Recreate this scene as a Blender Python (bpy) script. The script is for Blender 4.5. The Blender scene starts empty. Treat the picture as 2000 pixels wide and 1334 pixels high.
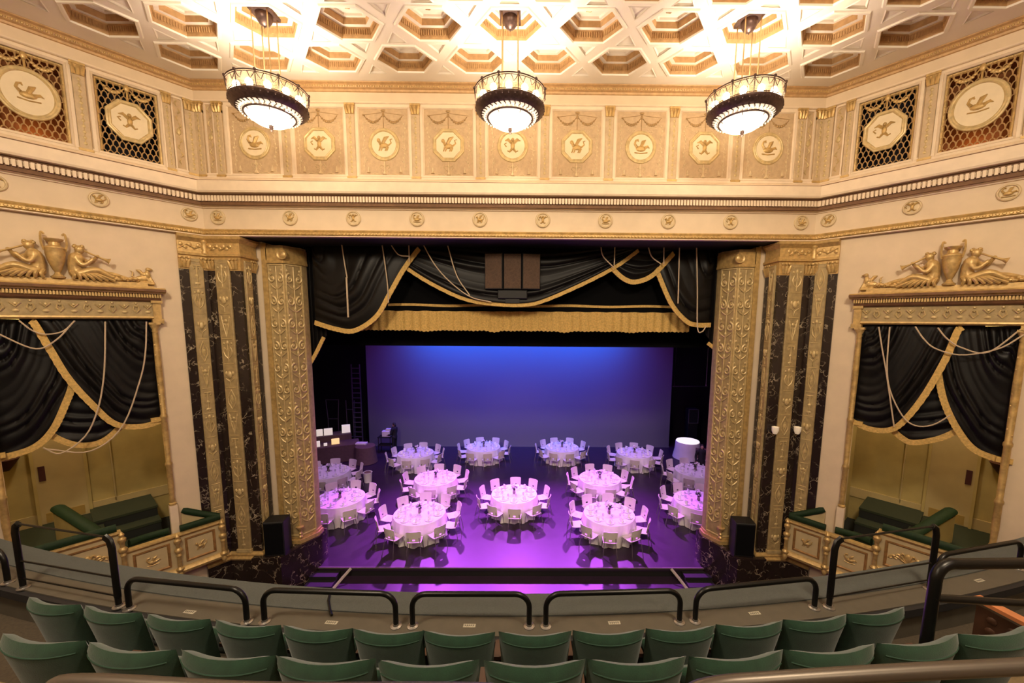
import bpy, bmesh, math, random
from mathutils import Vector, Matrix
random.seed(7)
PI = math.pi
S = bpy.context.scene
COL = S.collection
sin, cos, R = math.sin, math.cos, math.radians

# ------------------------------------------------------------------ room
W, P, A = 7.8, 10.41, R(39.35)      # half width at the corner, proscenium wall depth, splay angle
SA, CA = sin(A), cos(A)
CEIL = 13.2
OPEN_TOP = 9.56                      # underside of the wall over the stage opening
ZB = 0.95                            # top of the marble plinths
TMAX = 4.4                           # length of each splayed wall
XS, YS = W + TMAX * SA, P - TMAX * CA

# ------------------------------------------------------------------ materials
MATS = {}
def nodes(name):
    m = bpy.data.materials.new(name); m.use_nodes = True
    nt = m.node_tree
    return m, nt, nt.nodes['Principled BSDF']

def mat(name, col, rough=.6, metal=0., spec=.5, var=.0, scale=8., bump=0., bscale=30., sheen=0., emit=0., ecol=None, trans=0., alpha=1., coat=0.):
    m, nt, b = nodes(name)
    b.inputs['Base Color'].default_value = (*col, 1)
    b.inputs['Roughness'].default_value = rough
    b.inputs['Metallic'].default_value = metal
    b.inputs['Specular IOR Level'].default_value = spec
    if sheen: b.inputs['Sheen Weight'].default_value = sheen
    if trans: b.inputs['Transmission Weight'].default_value = trans
    if coat: b.inputs['Coat Weight'].default_value = coat
    if emit:
        b.inputs['Emission Color'].default_value = (*(ecol or col), 1)
        b.inputs['Emission Strength'].default_value = emit
    tc = nt.nodes.new('ShaderNodeTexCoord')
    if var:
        n = nt.nodes.new('ShaderNodeTexNoise'); n.inputs['Scale'].default_value = scale; n.inputs['Detail'].default_value = 5
        nt.links.new(tc.outputs['Object'], n.inputs['Vector'])
        r = nt.nodes.new('ShaderNodeValToRGB')
        r.color_ramp.elements[0].position = .3; r.color_ramp.elements[1].position = .7
        r.color_ramp.elements[0].color = (*[max(0, c * (1 - var)) for c in col], 1)
        r.color_ramp.elements[1].color = (*[min(1, c * (1 + var)) for c in col], 1)
        nt.links.new(n.outputs['Fac'], r.inputs['Fac'])
        nt.links.new(r.outputs['Color'], b.inputs['Base Color'])
    if bump:
        n2 = nt.nodes.new('ShaderNodeTexNoise'); n2.inputs['Scale'].default_value = bscale; n2.inputs['Detail'].default_value = 4
        nt.links.new(tc.outputs['Object'], n2.inputs['Vector'])
        bp = nt.nodes.new('ShaderNodeBump'); bp.inputs['Strength'].default_value = bump; bp.inputs['Distance'].default_value = .02
        nt.links.new(n2.outputs['Fac'], bp.inputs['Height'])
        nt.links.new(bp.outputs['Normal'], b.inputs['Normal'])
    MATS[name] = m
    return m

def marble():
    m, nt, b = nodes('black_marble')
    tc = nt.nodes.new('ShaderNodeTexCoord')
    n = nt.nodes.new('ShaderNodeTexNoise'); n.inputs['Scale'].default_value = 3.2; n.inputs['Detail'].default_value = 8
    nt.links.new(tc.outputs['Object'], n.inputs['Vector'])
    mx = nt.nodes.new('ShaderNodeMixRGB'); mx.inputs[0].default_value = .55
    nt.links.new(tc.outputs['Object'], mx.inputs[1]); nt.links.new(n.outputs['Color'], mx.inputs[2])
    v = nt.nodes.new('ShaderNodeTexVoronoi'); v.feature = 'DISTANCE_TO_EDGE'; v.inputs['Scale'].default_value = 5.2
    nt.links.new(mx.outputs[0], v.inputs['Vector'])
    r = nt.nodes.new('ShaderNodeValToRGB')
    r.color_ramp.elements[0].position = 0.0; r.color_ramp.elements[0].color = (.52, .43, .30, 1)
    r.color_ramp.elements[1].position = .045; r.color_ramp.elements[1].color = (.020, .012, .009, 1)
    nt.links.new(v.outputs['Distance'], r.inputs['Fac'])
    n3 = nt.nodes.new('ShaderNodeTexNoise'); n3.inputs['Scale'].default_value = 3.3; n3.inputs['Detail'].default_value = 3
    nt.links.new(tc.outputs['Object'], n3.inputs['Vector'])
    r3 = nt.nodes.new('ShaderNodeValToRGB'); r3.color_ramp.elements[0].position = .44; r3.color_ramp.elements[1].position = .66
    nt.links.new(n3.outputs['Fac'], r3.inputs['Fac'])
    mm = nt.nodes.new('ShaderNodeMixRGB'); mm.inputs[1].default_value = (.022, .014, .012, 1)
    nt.links.new(r3.outputs['Color'], mm.inputs[0]); nt.links.new(r.outputs['Color'], mm.inputs[2])
    nt.links.new(mm.outputs[0], b.inputs['Base Color'])
    b.inputs['Roughness'].default_value = .22
    MATS['black_marble'] = m
marble()

mat('plaster', (.70, .555, .385), .75, var=.045, scale=3, bump=.08, bscale=14)
mat('ceiling_plaster', (.83, .76, .65), .7, var=.03, scale=2)
mat('cream_trim', (.76, .615, .445), .6, var=.05, scale=5)
mat('panel_field', (.50, .355, .205), .7, var=.12, scale=10, bump=.25, bscale=40)
mat('panel_relief', (.62, .48, .28), .55, var=.1, scale=12)
mat('attic_khaki', (.52, .385, .23), .6, var=.12, scale=9, bump=.2, bscale=45)
mat('garland_gold', (.36, .225, .09), .5, metal=.2, var=.2, scale=14)
mat('box_front', (.50, .39, .21), .6, var=.06, scale=6)
mat('disc_plaster', (.76, .63, .42), .65, var=.04, scale=6)
mat('gilding', (.55, .37, .145), .38, metal=.35, var=.2, scale=14, bump=.15, bscale=50)
mat('old_gold', (.50, .33, .12), .45, metal=.3, var=.25, scale=10, bump=.2, bscale=40)
mat('dark_gilding', (.30, .155, .05), .5, metal=.25, var=.3, scale=10)
mat('khaki_gold', (.37, .27, .125), .55, metal=.1, var=.2, scale=9, bump=.2, bscale=45)
mat('khaki_relief', (.56, .42, .20), .42, metal=.2, var=.2, scale=12)
mat('coffer_gold', (.50, .31, .14), .5, metal=.1, var=.15, scale=12)
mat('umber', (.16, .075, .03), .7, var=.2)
mat('velvet', (.0036, .0029, .0030), .45, spec=.27, var=.3, scale=6)
mat('black_drape', (.003, .003, .0035), .95, spec=.1)
mat('fringe', (.62, .40, .12), .7, var=.22, scale=25, bump=.5, bscale=120)
mat('rope', (.62, .48, .33), .7, bump=.6, bscale=180)
mat('box_wall', (.42, .32, .115), .75, var=.08, scale=3)
mat('box_door', (.44, .335, .15), .65, var=.05, scale=3)
mat('brass_plate', (.52, .34, .10), .4, metal=.5)
mat('maroon', (.055, .012, .010), .5)
mat('green_carpet', (.024, .032, .013), .95, var=.2, scale=60, bump=.4, bscale=200)
mat('dark_carpet', (.012, .013, .010), .95)
mat('green_pad', (.009, .026, .008), .65, spec=.25, var=.2, scale=20)
mat('seat_velour', (.011, .040, .020), .75, spec=.25, sheen=.22, var=.16, scale=18, bump=.12, bscale=160)
mat('seat_piping', (.014, .046, .026), .7)
mat('ledge_carpet', (.062, .066, .060), .95, var=.10, scale=70, bump=.3, bscale=220)
mat('ledge_cap', (.072, .060, .042), .7, var=.08, scale=9)
mat('tan_carpet', (.17, .12, .06), .95, var=.12, scale=60)
mat('brown_carpet', (.055, .04, .024), .95, var=.2, scale=40)
mat('black_metal', (.012, .011, .010), .32, metal=.6)
mat('steel', (.35, .33, .31), .3, metal=.9)
mat('bronze_rail', (.11, .09, .072), .36, metal=.6)
mat('brass', (.55, .40, .2), .35, metal=.8)
mat('tag_metal', (.34, .31, .24), .55, metal=.1, var=.2, scale=60)
mat('dark_wood', (.05, .022, .012), .4, var=.3, scale=6)
mat('orange_wood', (.45, .16, .06), .4, var=.15, scale=6)
mat('stage_black', (.024, .012, .029), .40, var=.15, scale=3, bump=.03, bscale=6)
mat('black_paint', (.006, .005, .006), .7)
mat('cyclorama', (.17, .17, .185), .95, spec=.1)
mat('white_linen', (.80, .78, .77), .85, var=.02, scale=4)
mat('chair_shell', (.72, .67, .60), .5)
mat('chrome', (.55, .52, .50), .25, metal=.9)
mat('china', (.86, .85, .85), .25)
mat('napkin', (.9, .88, .88), .9)
mat('glassware', (.93, .93, .95), .15, trans=.4)
mat('flowers', (.85, .72, .78), .7, var=.25, scale=40)
mat('leaves', (.05, .075, .045), .7)
mat('vase', (.22, .15, .17), .2)
mat('buffet_cloth', (.12, .07, .065), .85, var=.1)
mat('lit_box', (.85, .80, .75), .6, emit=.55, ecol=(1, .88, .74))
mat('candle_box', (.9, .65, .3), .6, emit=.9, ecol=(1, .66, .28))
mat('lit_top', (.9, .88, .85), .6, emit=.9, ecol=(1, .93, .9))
mat('grill_cloth', (.085, .048, .030), .8, var=.25, scale=30, bump=.4, bscale=150)
mat('cabinet_black', (.006, .006, .007), .6)
mat('black_clothes', (.008, .008, .010), .8)
mat('skin', (.42, .25, .18), .6)
mat('hair', (.02, .013, .01), .6)
mat('faint_grey', (.10, .075, .08), .6)
mat('bulb', (1, .9, .75), .3, emit=38., ecol=(1, .80, .55))
mat('bowl_glass', (1, .92, .8), .3, emit=1.9, ecol=(1, .82, .58))
mat('crystal', (1, .93, .82), .2, emit=.75, ecol=(1, .80, .55))
mat('lamp_bronze', (.085, .05, .042), .4, metal=.6, var=.3, scale=20)
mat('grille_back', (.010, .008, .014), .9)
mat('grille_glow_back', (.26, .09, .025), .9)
mat('grille_gold', (.55, .36, .17), .4, metal=.3)
mat('light_bar', (.4, .35, .35), .5, emit=.05, ecol=(.8, .6, .8))
mat('sconce_glass', (.9, .8, .65), .5, emit=.12, ecol=(1, .8, .55))

def shade_mat():
    m = bpy.data.materials.new('shade_glass'); m.use_nodes = True
    nt = m.node_tree; nt.nodes.clear()
    o = nt.nodes.new('ShaderNodeOutputMaterial')
    t = nt.nodes.new('ShaderNodeBsdfTransparent'); t.inputs[0].default_value = (1, .93, .82, 1)
    l = nt.nodes.new('ShaderNodeBsdfTranslucent'); l.inputs[0].default_value = (1, .86, .66, 1)
    mx = nt.nodes.new('ShaderNodeMixShader'); mx.inputs[0].default_value = .09
    nt.links.new(t.outputs[0], mx.inputs[1]); nt.links.new(l.outputs[0], mx.inputs[2])
    nt.links.new(mx.outputs[0], o.inputs['Surface'])
    MATS['shade_glass'] = m
shade_mat()

# ------------------------------------------------------------------ mesh builder
class MB:
    def __init__(s, M=None):
        s.v = []; s.f = []; s.M = M
    def add(s, vs, fs):
        n = len(s.v)
        if s.M is not None: vs = [s.M @ Vector(v) for v in vs]
        s.v += [tuple(v) for v in vs]
        s.f += [tuple(i + n for i in f) for f in fs]
    def box(s, x0, x1, y0, y1, z0, z1):
        s.add([(x0, y0, z0), (x1, y0, z0), (x1, y1, z0), (x0, y1, z0), (x0, y0, z1), (x1, y0, z1), (x1, y1, z1), (x0, y1, z1)],
              [(0, 3, 2, 1), (4, 5, 6, 7), (0, 1, 5, 4), (1, 2, 6, 5), (2, 3, 7, 6), (3, 0, 4, 7)])
    def cham(s, x0, x1, y0, y1, z0, z1, c):          # box with chamfered front (-y) edge ring
        v = [(x0, y1, z0), (x1, y1, z0), (x1, y1, z1), (x0, y1, z1), (x0, y0 + c, z0), (x1, y0 + c, z0), (x1, y0 + c, z1), (x0, y0 + c, z1),
             (x0 + c, y0, z0 + c), (x1 - c, y0, z0 + c), (x1 - c, y0, z1 - c), (x0 + c, y0, z1 - c)]
        f = [(0, 1, 2, 3), (8, 9, 10, 11)]
        for i in range(4):
            j = (i + 1) % 4
            f += [(i, j, 4 + j, 4 + i), (4 + i, 4 + j, 8 + j, 8 + i)]
        s.add(v, f)
    def extr(s, poly, y0, y1):                        # polygon in xz pushed along y
        n = len(poly)
        s.add([(x, y0, z) for x, z in poly] + [(x, y1, z) for x, z in poly],
              [tuple(range(n)), tuple(range(n, 2 * n))] + [(i, (i + 1) % n, n + (i + 1) % n, n + i) for i in range(n)])
    def extz(s, poly, z0, z1):
        n = len(poly)
        s.add([(x, y, z0) for x, y in poly] + [(x, y, z1) for x, y in poly],
              [tuple(range(n)), tuple(range(n, 2 * n))] + [(i, (i + 1) % n, n + (i + 1) % n, n + i) for i in range(n)])
    def tube(s, pts, r, n=6, closed=False, flat=1.):
        pts = [Vector(p) for p in pts]; k = len(pts)
        rs = r if isinstance(r, (list, tuple)) else [r] * k
        up = None; vs = []; fs = []
        for i, p in enumerate(pts):
            if closed: t = pts[(i + 1) % k] - pts[i - 1]
            else: t = pts[min(i + 1, k - 1)] - pts[max(i - 1, 0)]
            if t.length < 1e-9: t = Vector((0, 0, 1))
            t.normalize()
            if up is None:
                up = Vector((0, -1, 0)) if abs(t.y) < .9 else Vector((0, 0, 1))
            up = up - t * up.dot(t)
            if up.length < 1e-6: up = t.orthogonal()
            up.normalize(); sd = t.cross(up)
            for j in range(n):
                a = 2 * PI * j / n
                vs.append(p + (up * cos(a) * flat + sd * sin(a)) * rs[i])
        for i in range(k if closed else k - 1):
            a, b = i * n, ((i + 1) % k) * n
            for j in range(n):
                fs.append((a + j, a + (j + 1) % n, b + (j + 1) % n, b + j))
        if not closed:
            fs += [tuple(range(n - 1, -1, -1)), tuple(range((k - 1) * n, k * n))]
        s.add(vs, fs)
    def lathe(s, prof, n=16, c=(0, 0, 0), closed=False):
        k = len(prof); vs = []; fs = []
        for r, z in prof:
            for j in range(n):
                a = 2 * PI * j / n
                vs.append((c[0] + r * cos(a), c[1] + r * sin(a), c[2] + z))
        for i in range(k - 1 if not closed else k):
            i2 = (i + 1) % k
            for j in range(n):
                fs.append((i * n + j, i * n + (j + 1) % n, i2 * n + (j + 1) % n, i2 * n + j))
        if not closed:
            fs += [tuple(range(n - 1, -1, -1)), tuple(range((k - 1) * n, k * n))]
        s.add(vs, fs)
    def sph(s, c, r, nu=10, nv=6):
        r = r if isinstance(r, (tuple, list)) else (r, r, r)
        vs = [(c[0], c[1], c[2] - r[2])]; fs = []
        for i in range(1, nv):
            b = -PI / 2 + PI * i / nv
            for j in range(nu):
                a = 2 * PI * j / nu
                vs.append((c[0] + r[0] * cos(b) * cos(a), c[1] + r[1] * cos(b) * sin(a), c[2] + r[2] * sin(b)))
        vs.append((c[0], c[1], c[2] + r[2])); t = len(vs) - 1
        for j in range(nu):
            fs.append((0, 1 + (j + 1) % nu, 1 + j)); q = 1 + (nv - 2) * nu
            fs.append((t, q + j, q + (j + 1) % nu))
        for i in range(nv - 2):
            for j in range(nu):
                a = 1 + i * nu; fs.append((a + j, a + (j + 1) % nu, a + nu + (j + 1) % nu, a + nu + j))
        s.add(vs, fs)
    def grid(s, fn, nu, nv, cu=False):
        vs = [fn(i / nu, j / nv) for i in range(nu if cu else nu + 1) for j in range(nv + 1)]
        fs = []; q = nv + 1
        for i in range(nu):
            i2 = (i + 1) % nu if cu else i + 1
            for j in range(nv): fs.append((i * q + j, i2 * q + j, i2 * q + j + 1, i * q + j + 1))
        s.add(vs, fs)
    def sweep(s, path, prof, mp, closed=False):      # mitred moulding: prof (offset to the left of path, h)
        k = len(path); path = [Vector(p) for p in path]; rows = []
        for i in range(k):
            d1 = path[i] - path[i - 1] if (i or closed) else path[1] - path[0]
            d2 = path[(i + 1) % k] - path[i] if (i < k - 1 or closed) else d1
            d1 = d1.normalized(); d2 = d2.normalized()
            n1 = Vector((-d1.y, d1.x)); n2 = Vector((-d2.y, d2.x)); n = n1 + n2
            n = n / max(.2, n.length_squared) * 2 if n.length > 1e-6 else n1
            rows.append([mp(path[i].x + n.x * o, path[i].y + n.y * o, h) for o, h in prof])
        m = len(prof); vs = [p for r_ in rows for p in r_]; fs = []
        for i in range(k if closed else k - 1):
            a, b = i * m, ((i + 1) % k) * m
            for j in range(m - 1): fs.append((a + j, a + j + 1, b + j + 1, b + j))
        if not closed: fs += [tuple(range(m)), tuple(range((k - 1) * m, k * m))]
        s.add(vs, fs)
    def frame(s, x0, x1, z0, z1, prof):              # picture frame: prof (inward offset, out)
        s.sweep([(x0, z0), (x1, z0), (x1, z1), (x0, z1)], prof, lambda a, b, h: (a, -h, b), True)
    def mesh(s, name, material, ang=.7):
        me = bpy.data.meshes.new(name)
        me.from_pydata(s.v, [], s.f)
        bm = bmesh.new(); bm.from_mesh(me)
        bmesh.ops.recalc_face_normals(bm, faces=bm.faces); bm.to_mesh(me); bm.free()
        me.materials.append(MATS[material])
        me.polygons.foreach_set('use_smooth', [True] * len(me.polygons))
        me.set_sharp_from_angle(angle=ang)
        return me
    def build(s, name, material, parent=None, loc=None, rot=0., ang=.7):
        o = bpy.data.objects.new(name, s.mesh(name, material, ang))
        COL.objects.link(o)
        if parent is not None:
            o.parent = parent
            if parent.get('_w') is not None:      # built in world coordinates
                o.location = -parent.location
        if loc is not None: o.location = loc
        if rot: o.rotation_euler.z = rot
        return o

def tag(o, label=None, cat=None, group=None, kind=None):
    if label: o['label'] = label
    if cat: o['category'] = cat
    if group: o['group'] = group
    if kind: o['kind'] = kind
    return o
def thing(name, label, cat, loc=(0, 0, 0), rot=0., group=None, world=False, kind=None):
    o = bpy.data.objects.new(name, None); COL.objects.link(o)
    o.location = loc; o.rotation_euler.z = rot; o.empty_display_size = .1
    if world: o['_w'] = 1
    return tag(o, label, cat, group, kind)
KIDS = {}
def kids(o):
    return [c for c in COL.objects if c.parent == o]
def copy_tree(o, parent=None, cache=None):
    c = o.copy(); COL.objects.link(c)
    if parent is not None: c.parent = parent
    for ch in (KIDS.get(o.name) or list(o.children)): copy_tree(ch, c)
    return c
def struct(o): return tag(o, kind='structure')

def wall_at(side, t, z, out=0.):
    if side == 'F': return (t, P - out, z), 0.
    s = -1 if side == 'L' else 1
    x = s * (W + t * SA) - s * CA * out
    y = P - t * CA - SA * out
    return (x, y, z), (-s) * (PI / 2 - A)
SGN = {'L': -1, 'R': 1, 'F': 1}
def wall_mat(side, t=0., z=0., out=0.):
    l, r = wall_at(side, t, z, out)
    return Matrix.Translation(l) @ Matrix.Rotation(r, 4, 'Z')
SIDE_WORD = {'L': 'left', 'R': 'right'}

def panel(outline, holes, mp):
    """flat face with holes; mp maps 2-D to 3-D"""
    bm = bmesh.new(); ed = []
    for loop in [outline] + holes:
        vs = [bm.verts.new((p[0], p[1], 0)) for p in loop]
        for i in range(len(vs)): ed.append(bm.edges.new((vs[i], vs[(i + 1) % len(vs)])))
    bmesh.ops.triangle_fill(bm, use_beauty=True, use_dissolve=False, edges=ed, normal=(0, 0, 1))
    bm.verts.index_update()
    vs = [mp(v.co.x, v.co.y) for v in bm.verts]; fs = [tuple(v.index for v in f.verts) for f in bm.faces]
    bm.free(); return vs, fs
def hexa(cx, cy, hw, hh, fl):
    return [(cx - hw, cy), (cx - fl, cy - hh), (cx + fl, cy - hh), (cx + hw, cy), (cx + fl, cy + hh), (cx - fl, cy + hh)]
def arc(cx, cz, r, a0, a1, n, y=0., rx=None):
    return [(cx + (rx or r) * cos(R(a0 + (a1 - a0) * i / n)), y, cz + r * sin(R(a0 + (a1 - a0) * i / n))) for i in range(n + 1)]
def bez(pts, n):
    """Catmull-Rom through points"""
    pts = [Vector(p) for p in pts]; q = [2 * pts[0] - pts[1]] + pts + [2 * pts[-1] - pts[-2]]; out = []
    seg = len(pts) - 1
    for i in range(n + 1):
        u = i / n * seg; k = min(int(u), seg - 1); t = u - k
        a, b, c, d = q[k:k + 4]
        out.append(.5 * ((2 * b) + (c - a) * t + (2 * a - 5 * b + 4 * c - d) * t * t + (3 * b - a - 3 * c + d) * t ** 3))
    return out

# ------------------------------------------------------------------ ceiling with coffers
HW, HH, FL = .61, .415, .30
def xlim(y): return W + (P - y) * SA / CA if y > YS else XS
hexes = []; tris = []
for i, yc in enumerate((9.45, 8.40, 7.35, 6.30)):
    for k in range(-8, 9):
        x = .055 + 1.58 * k + (.79 if i % 2 == 0 else 0)
        if abs(x) + HW + .22 < xlim(yc + HH * .5): hexes.append((x, yc, i))
for x, y, i in hexes:
    tris.append((x, y - HH - .13, -1))
    if i: tris.append((x, y + HH + .13, 1))
for k in range(-4, 5): tris.append((.055 + 1.58 * k, 9.955, -1))
def tri(x, y, d): return [(x - .19, y), (x + .19, y), (x, y + d * .30)]
out = [(-W, P), (W, P), (XS, YS), (XS, -6.5), (-XS, -6.5), (-XS, YS)]
vs, fs = panel(out, [hexa(x, y, HW, HH, FL) for x, y, i in hexes] + [tri(*t) for t in tris], lambda a, b: (a, b, CEIL))
mb = MB(); mb.add(vs, fs)
ceiling = struct(mb.build('ceiling', 'ceiling_plaster'))

def ring(mb, s0, z0, s1, z1):
    a = hexa(0, 0, HW * s0, HH * s0, FL * s0); b = hexa(0, 0, HW * s1, HH * s1, FL * s1)
    mb.add([(x, y, z0) for x, y in a] + [(x, y, z1) for x, y in b], [(i, (i + 1) % 6, 6 + (i + 1) % 6, 6 + i) for i in range(6)])
c = MB()
ring(c, 1.0, 0, 1.03, -.03); ring(c, 1.03, -.03, 1.12, -.03); ring(c, 1.12, -.03, 1.16, 0)
ring(c, .93, .20, .76, .20); ring(c, .74, .32, .62, .32); ring(c, .62, .32, .60, .36)
c.add([(x, y, .36) for x, y in hexa(0, 0, HW * .6, HH * .6, FL * .6)], [tuple(range(6))])
g = MB()
ring(g, 1.0, 0, .98, .05); ring(g, .98, .05, .95, .18); ring(g, .95, .18, .93, .20)
ring(g, .76, .20, .74, .32)
h1 = hexa(0, 0, HW * .965, HH * .965, FL * .965)
for i in range(6):
    a = Vector((*h1[i], 0)); b = Vector((*h1[(i + 1) % 6], 0)); n = int((b - a).length / .045)
    for k in range(n):
        p = a.lerp(b, (k + .5) / n)
        g.tube([p + Vector((0, 0, .07)), p * .985 + Vector((0, 0, .165))], .013, 4)
rs = MB()
rs.sph((0, 0, .35), (.10, .045, .03)); rs.sph((.11, .02, .35), (.04, .03, .025)); rs.tube([(-.05, .02, .35), (-.12, .07, .34), (-.17, .03, .35)], .014, 5)
rs.tube([(.03, .03, .35), (-.02, .10, .34), (-.1, .12, .35)], [.025, .02, .006], 5)
for q in (-.06, .0, .06): rs.tube([(q, -.02, .35), (q + .02, -.09, .35)], .012, 5)
cm, gm, rm = c.mesh('coffer', 'ceiling_plaster', .4), g.mesh('coffer_molding', 'coffer_gold', .4), rs.mesh('coffer_relief', 'coffer_gold')
for x, y, i in hexes:
    o = bpy.data.objects.new('coffer', cm); COL.objects.link(o); o.parent = ceiling; o.location = (x, y, CEIL)
    q = bpy.data.objects.new('coffer_molding', gm); COL.objects.link(q); q.parent = o
    q = bpy.data.objects.new('coffer_relief', rm); COL.objects.link(q); q.parent = o
def tri_mesh(d):
    m = MB(); a = tri(0, 0, d); cx, cy = 0, d * .10
    b = [(cx + (x - cx) * .8, cy + (y - cy) * .8) for x, y in a]; o2 = [(cx + (x - cx) * 1.16, cy + (y - cy) * 1.16) for x, y in a]
    m.add([(x, y, 0) for x, y in a] + [(x, y, .03) for x, y in b], [(i, (i + 1) % 3, 3 + (i + 1) % 3, 3 + i) for i in range(3)] + [(3, 4, 5)])
    m.add([(x, y, -.012) for x, y in a] + [(x, y, 0) for x, y in o2], [(i, (i + 1) % 3, 3 + (i + 1) % 3, 3 + i) for i in range(3)])
    return m.mesh('triangular_coffer', 'ceiling_plaster', .4)
tm = {-1: tri_mesh(-1), 1: tri_mesh(1)}
tris.sort(key=lambda t: -t[1])
for x, y, d in tris[:98]:
    o = bpy.data.objects.new('triangular_coffer', tm[d]); COL.objects.link(o); o.parent = ceiling; o.location = (x, y, CEIL)
rest = MB()
for x, y, d in tris[98:]: rest.add([(a, b, CEIL + .05) for a, b in tri(x, y, d)], [(0, 1, 2)])
if rest.v: tag(rest.build('triangular_coffer', 'ceiling_plaster', ceiling), kind='stuff')

# ------------------------------------------------------------------ walls
mb = MB(); mb.box(-W - .3, W + .3, P, P + .75, OPEN_TOP, CEIL + .6)
struct(mb.build('wall_front', 'plaster'))
G = [(.68, 1.68), (2.10, 3.10)]; GZ = (11.03, 12.62)
BOXT, BOXZ = (1.13, 3.58), (1.0, 7.47)
for sd in 'LR':
    s = SGN[sd]; M = wall_mat(sd)
    def rc(t0, t1, z0, z1): return [(s * t0, z0), (s * t1, z0), (s * t1, z1), (s * t0, z1)]
    holes = [rc(*BOXT, *BOXZ)] + [rc(a, b, *GZ) for a, b in G]
    vs, fs = panel(rc(0, TMAX, -2.2, CEIL), holes, lambda a, b: (a, 0, b))
    mb = MB(M); mb.add(vs, fs)
    for h, dp in zip(holes, (.3, .16, .16)):
        n = len(h)
        mb.add([(x, 0, z) for x, z in h] + [(x, dp, z) for x, z in h], [(i, (i + 1) % n, n + (i + 1) % n, n + i) for i in range(n)])
    struct(mb.build('wall_' + SIDE_WORD[sd], 'plaster'))
mb = MB()
mb.box(-XS - .2, -XS, -6.5, YS, -2.2, CEIL); mb.box(XS, XS + .2, -6.5, YS, -2.2, CEIL)
struct(mb.build('wall_auditorium', 'plaster'))
mb = MB(); mb.box(-XS - .2, XS + .2, -6.7, -6.5, -2.2, CEIL); struct(mb.build('wall_back', 'plaster'))
mb = MB(); mb.box(-XS - .5, XS + .5, -6.7, 11.0, -2.4, -2.2); struct(mb.build('floor', 'brown_carpet'))

# ------------------------------------------------------------------ mouldings running round the three walls
PATH = [(-XS, YS), (-W, P), (W, P), (XS, YS)]
def run_mould(name, prof, material, parent=None, bead=None):
    m = MB(); m.sweep(PATH, [(-o, z) for o, z in prof], lambda a, b, h: (a, b, h))
    o = m.build(name, material, parent, ang=.35)
    return o
def along(step, fn):
    """calls fn(matrix) every `step` metres along the three walls"""
    for sd, a, b in (('L', 0, TMAX), ('F', -W, W), ('R', 0, TMAX)):
        n = int((b - a) / step)
        for i in range(n):
            t = a + (i + .5) * (b - a) / n
            fn(wall_mat(sd, t, 0, 0))
cor = struct(run_mould('trim_1', [(0, 11.04), (.05, 11.03), (.07, 10.97), (.05, 10.95), (.12, 10.90), (.16, 10.86), (.30, 10.83), (.31, 10.60), (.29, 10.56), (.15, 10.555), (.14, 10.35), (.10, 10.285), (.05, 10.275), (.04, 10.245), (0, 10.24)], 'cream_trim'))
d = MB()
def dent(M):
    d.M = M; d.box(-.024, .024, -.215, -.13, 10.372, 10.502)
along(.076, dent); d.M = None
d.build('dentil_row', 'cream_trim', cor)
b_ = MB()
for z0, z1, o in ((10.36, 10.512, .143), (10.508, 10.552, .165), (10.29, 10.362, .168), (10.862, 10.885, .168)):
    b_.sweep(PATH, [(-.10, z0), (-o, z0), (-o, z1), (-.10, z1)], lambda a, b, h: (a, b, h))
b_.build('umber_band', 'umber', cor)  # thin umber bands above, below and behind the dentils
rp = struct(run_mould('trim_2', [(0, 9.735), (.06, 9.73), (.09, 9.70), (.075, 9.665), (.10, 9.655), (.105, 9.605), (.075, 9.59), (.06, 9.562), (0, 9.555)], 'old_gold'))
d = MB()
def leaf(M): d.M = M; d.sph((0, -.10, 9.63), (.034, .022, .026), 6, 4)
along(.085, leaf); d.M = None; d.build('leaf_row', 'gilding', rp)
m = MB(); m.sweep(PATH, [(-.09, 9.575), (-.125, 9.572), (-.125, 9.552), (-.02, 9.545)], lambda a, b, h: (a, b, h)); m.build('fillet', 'cream_trim', rp)
cr = struct(run_mould('trim_3', [(0, 13.02), (.03, 13.03), (.04, 13.07), (.09, 13.09), (.11, 13.13), (.10, 13.16), (.15, 13.18), (.16, 13.2)], 'coffer_gold'))
d = MB()
def bead(M): d.M = M; d.sph((0, -.105, 13.115), (.02, .02, .024), 6, 4)
along(.06, bead); d.M = None; d.build('bead_row', 'gilding', cr)
struct(run_mould('trim_4', [(0, 12.80), (.045, 12.795), (.05, 12.765), (.03, 12.75), (0, 12.745)], 'cream_trim'))
struct(run_mould('trim_5', [(0, 11.09), (.03, 11.085), (.045, 11.05), (.05, 11.035), (0, 11.03)], 'cream_trim'))

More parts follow.
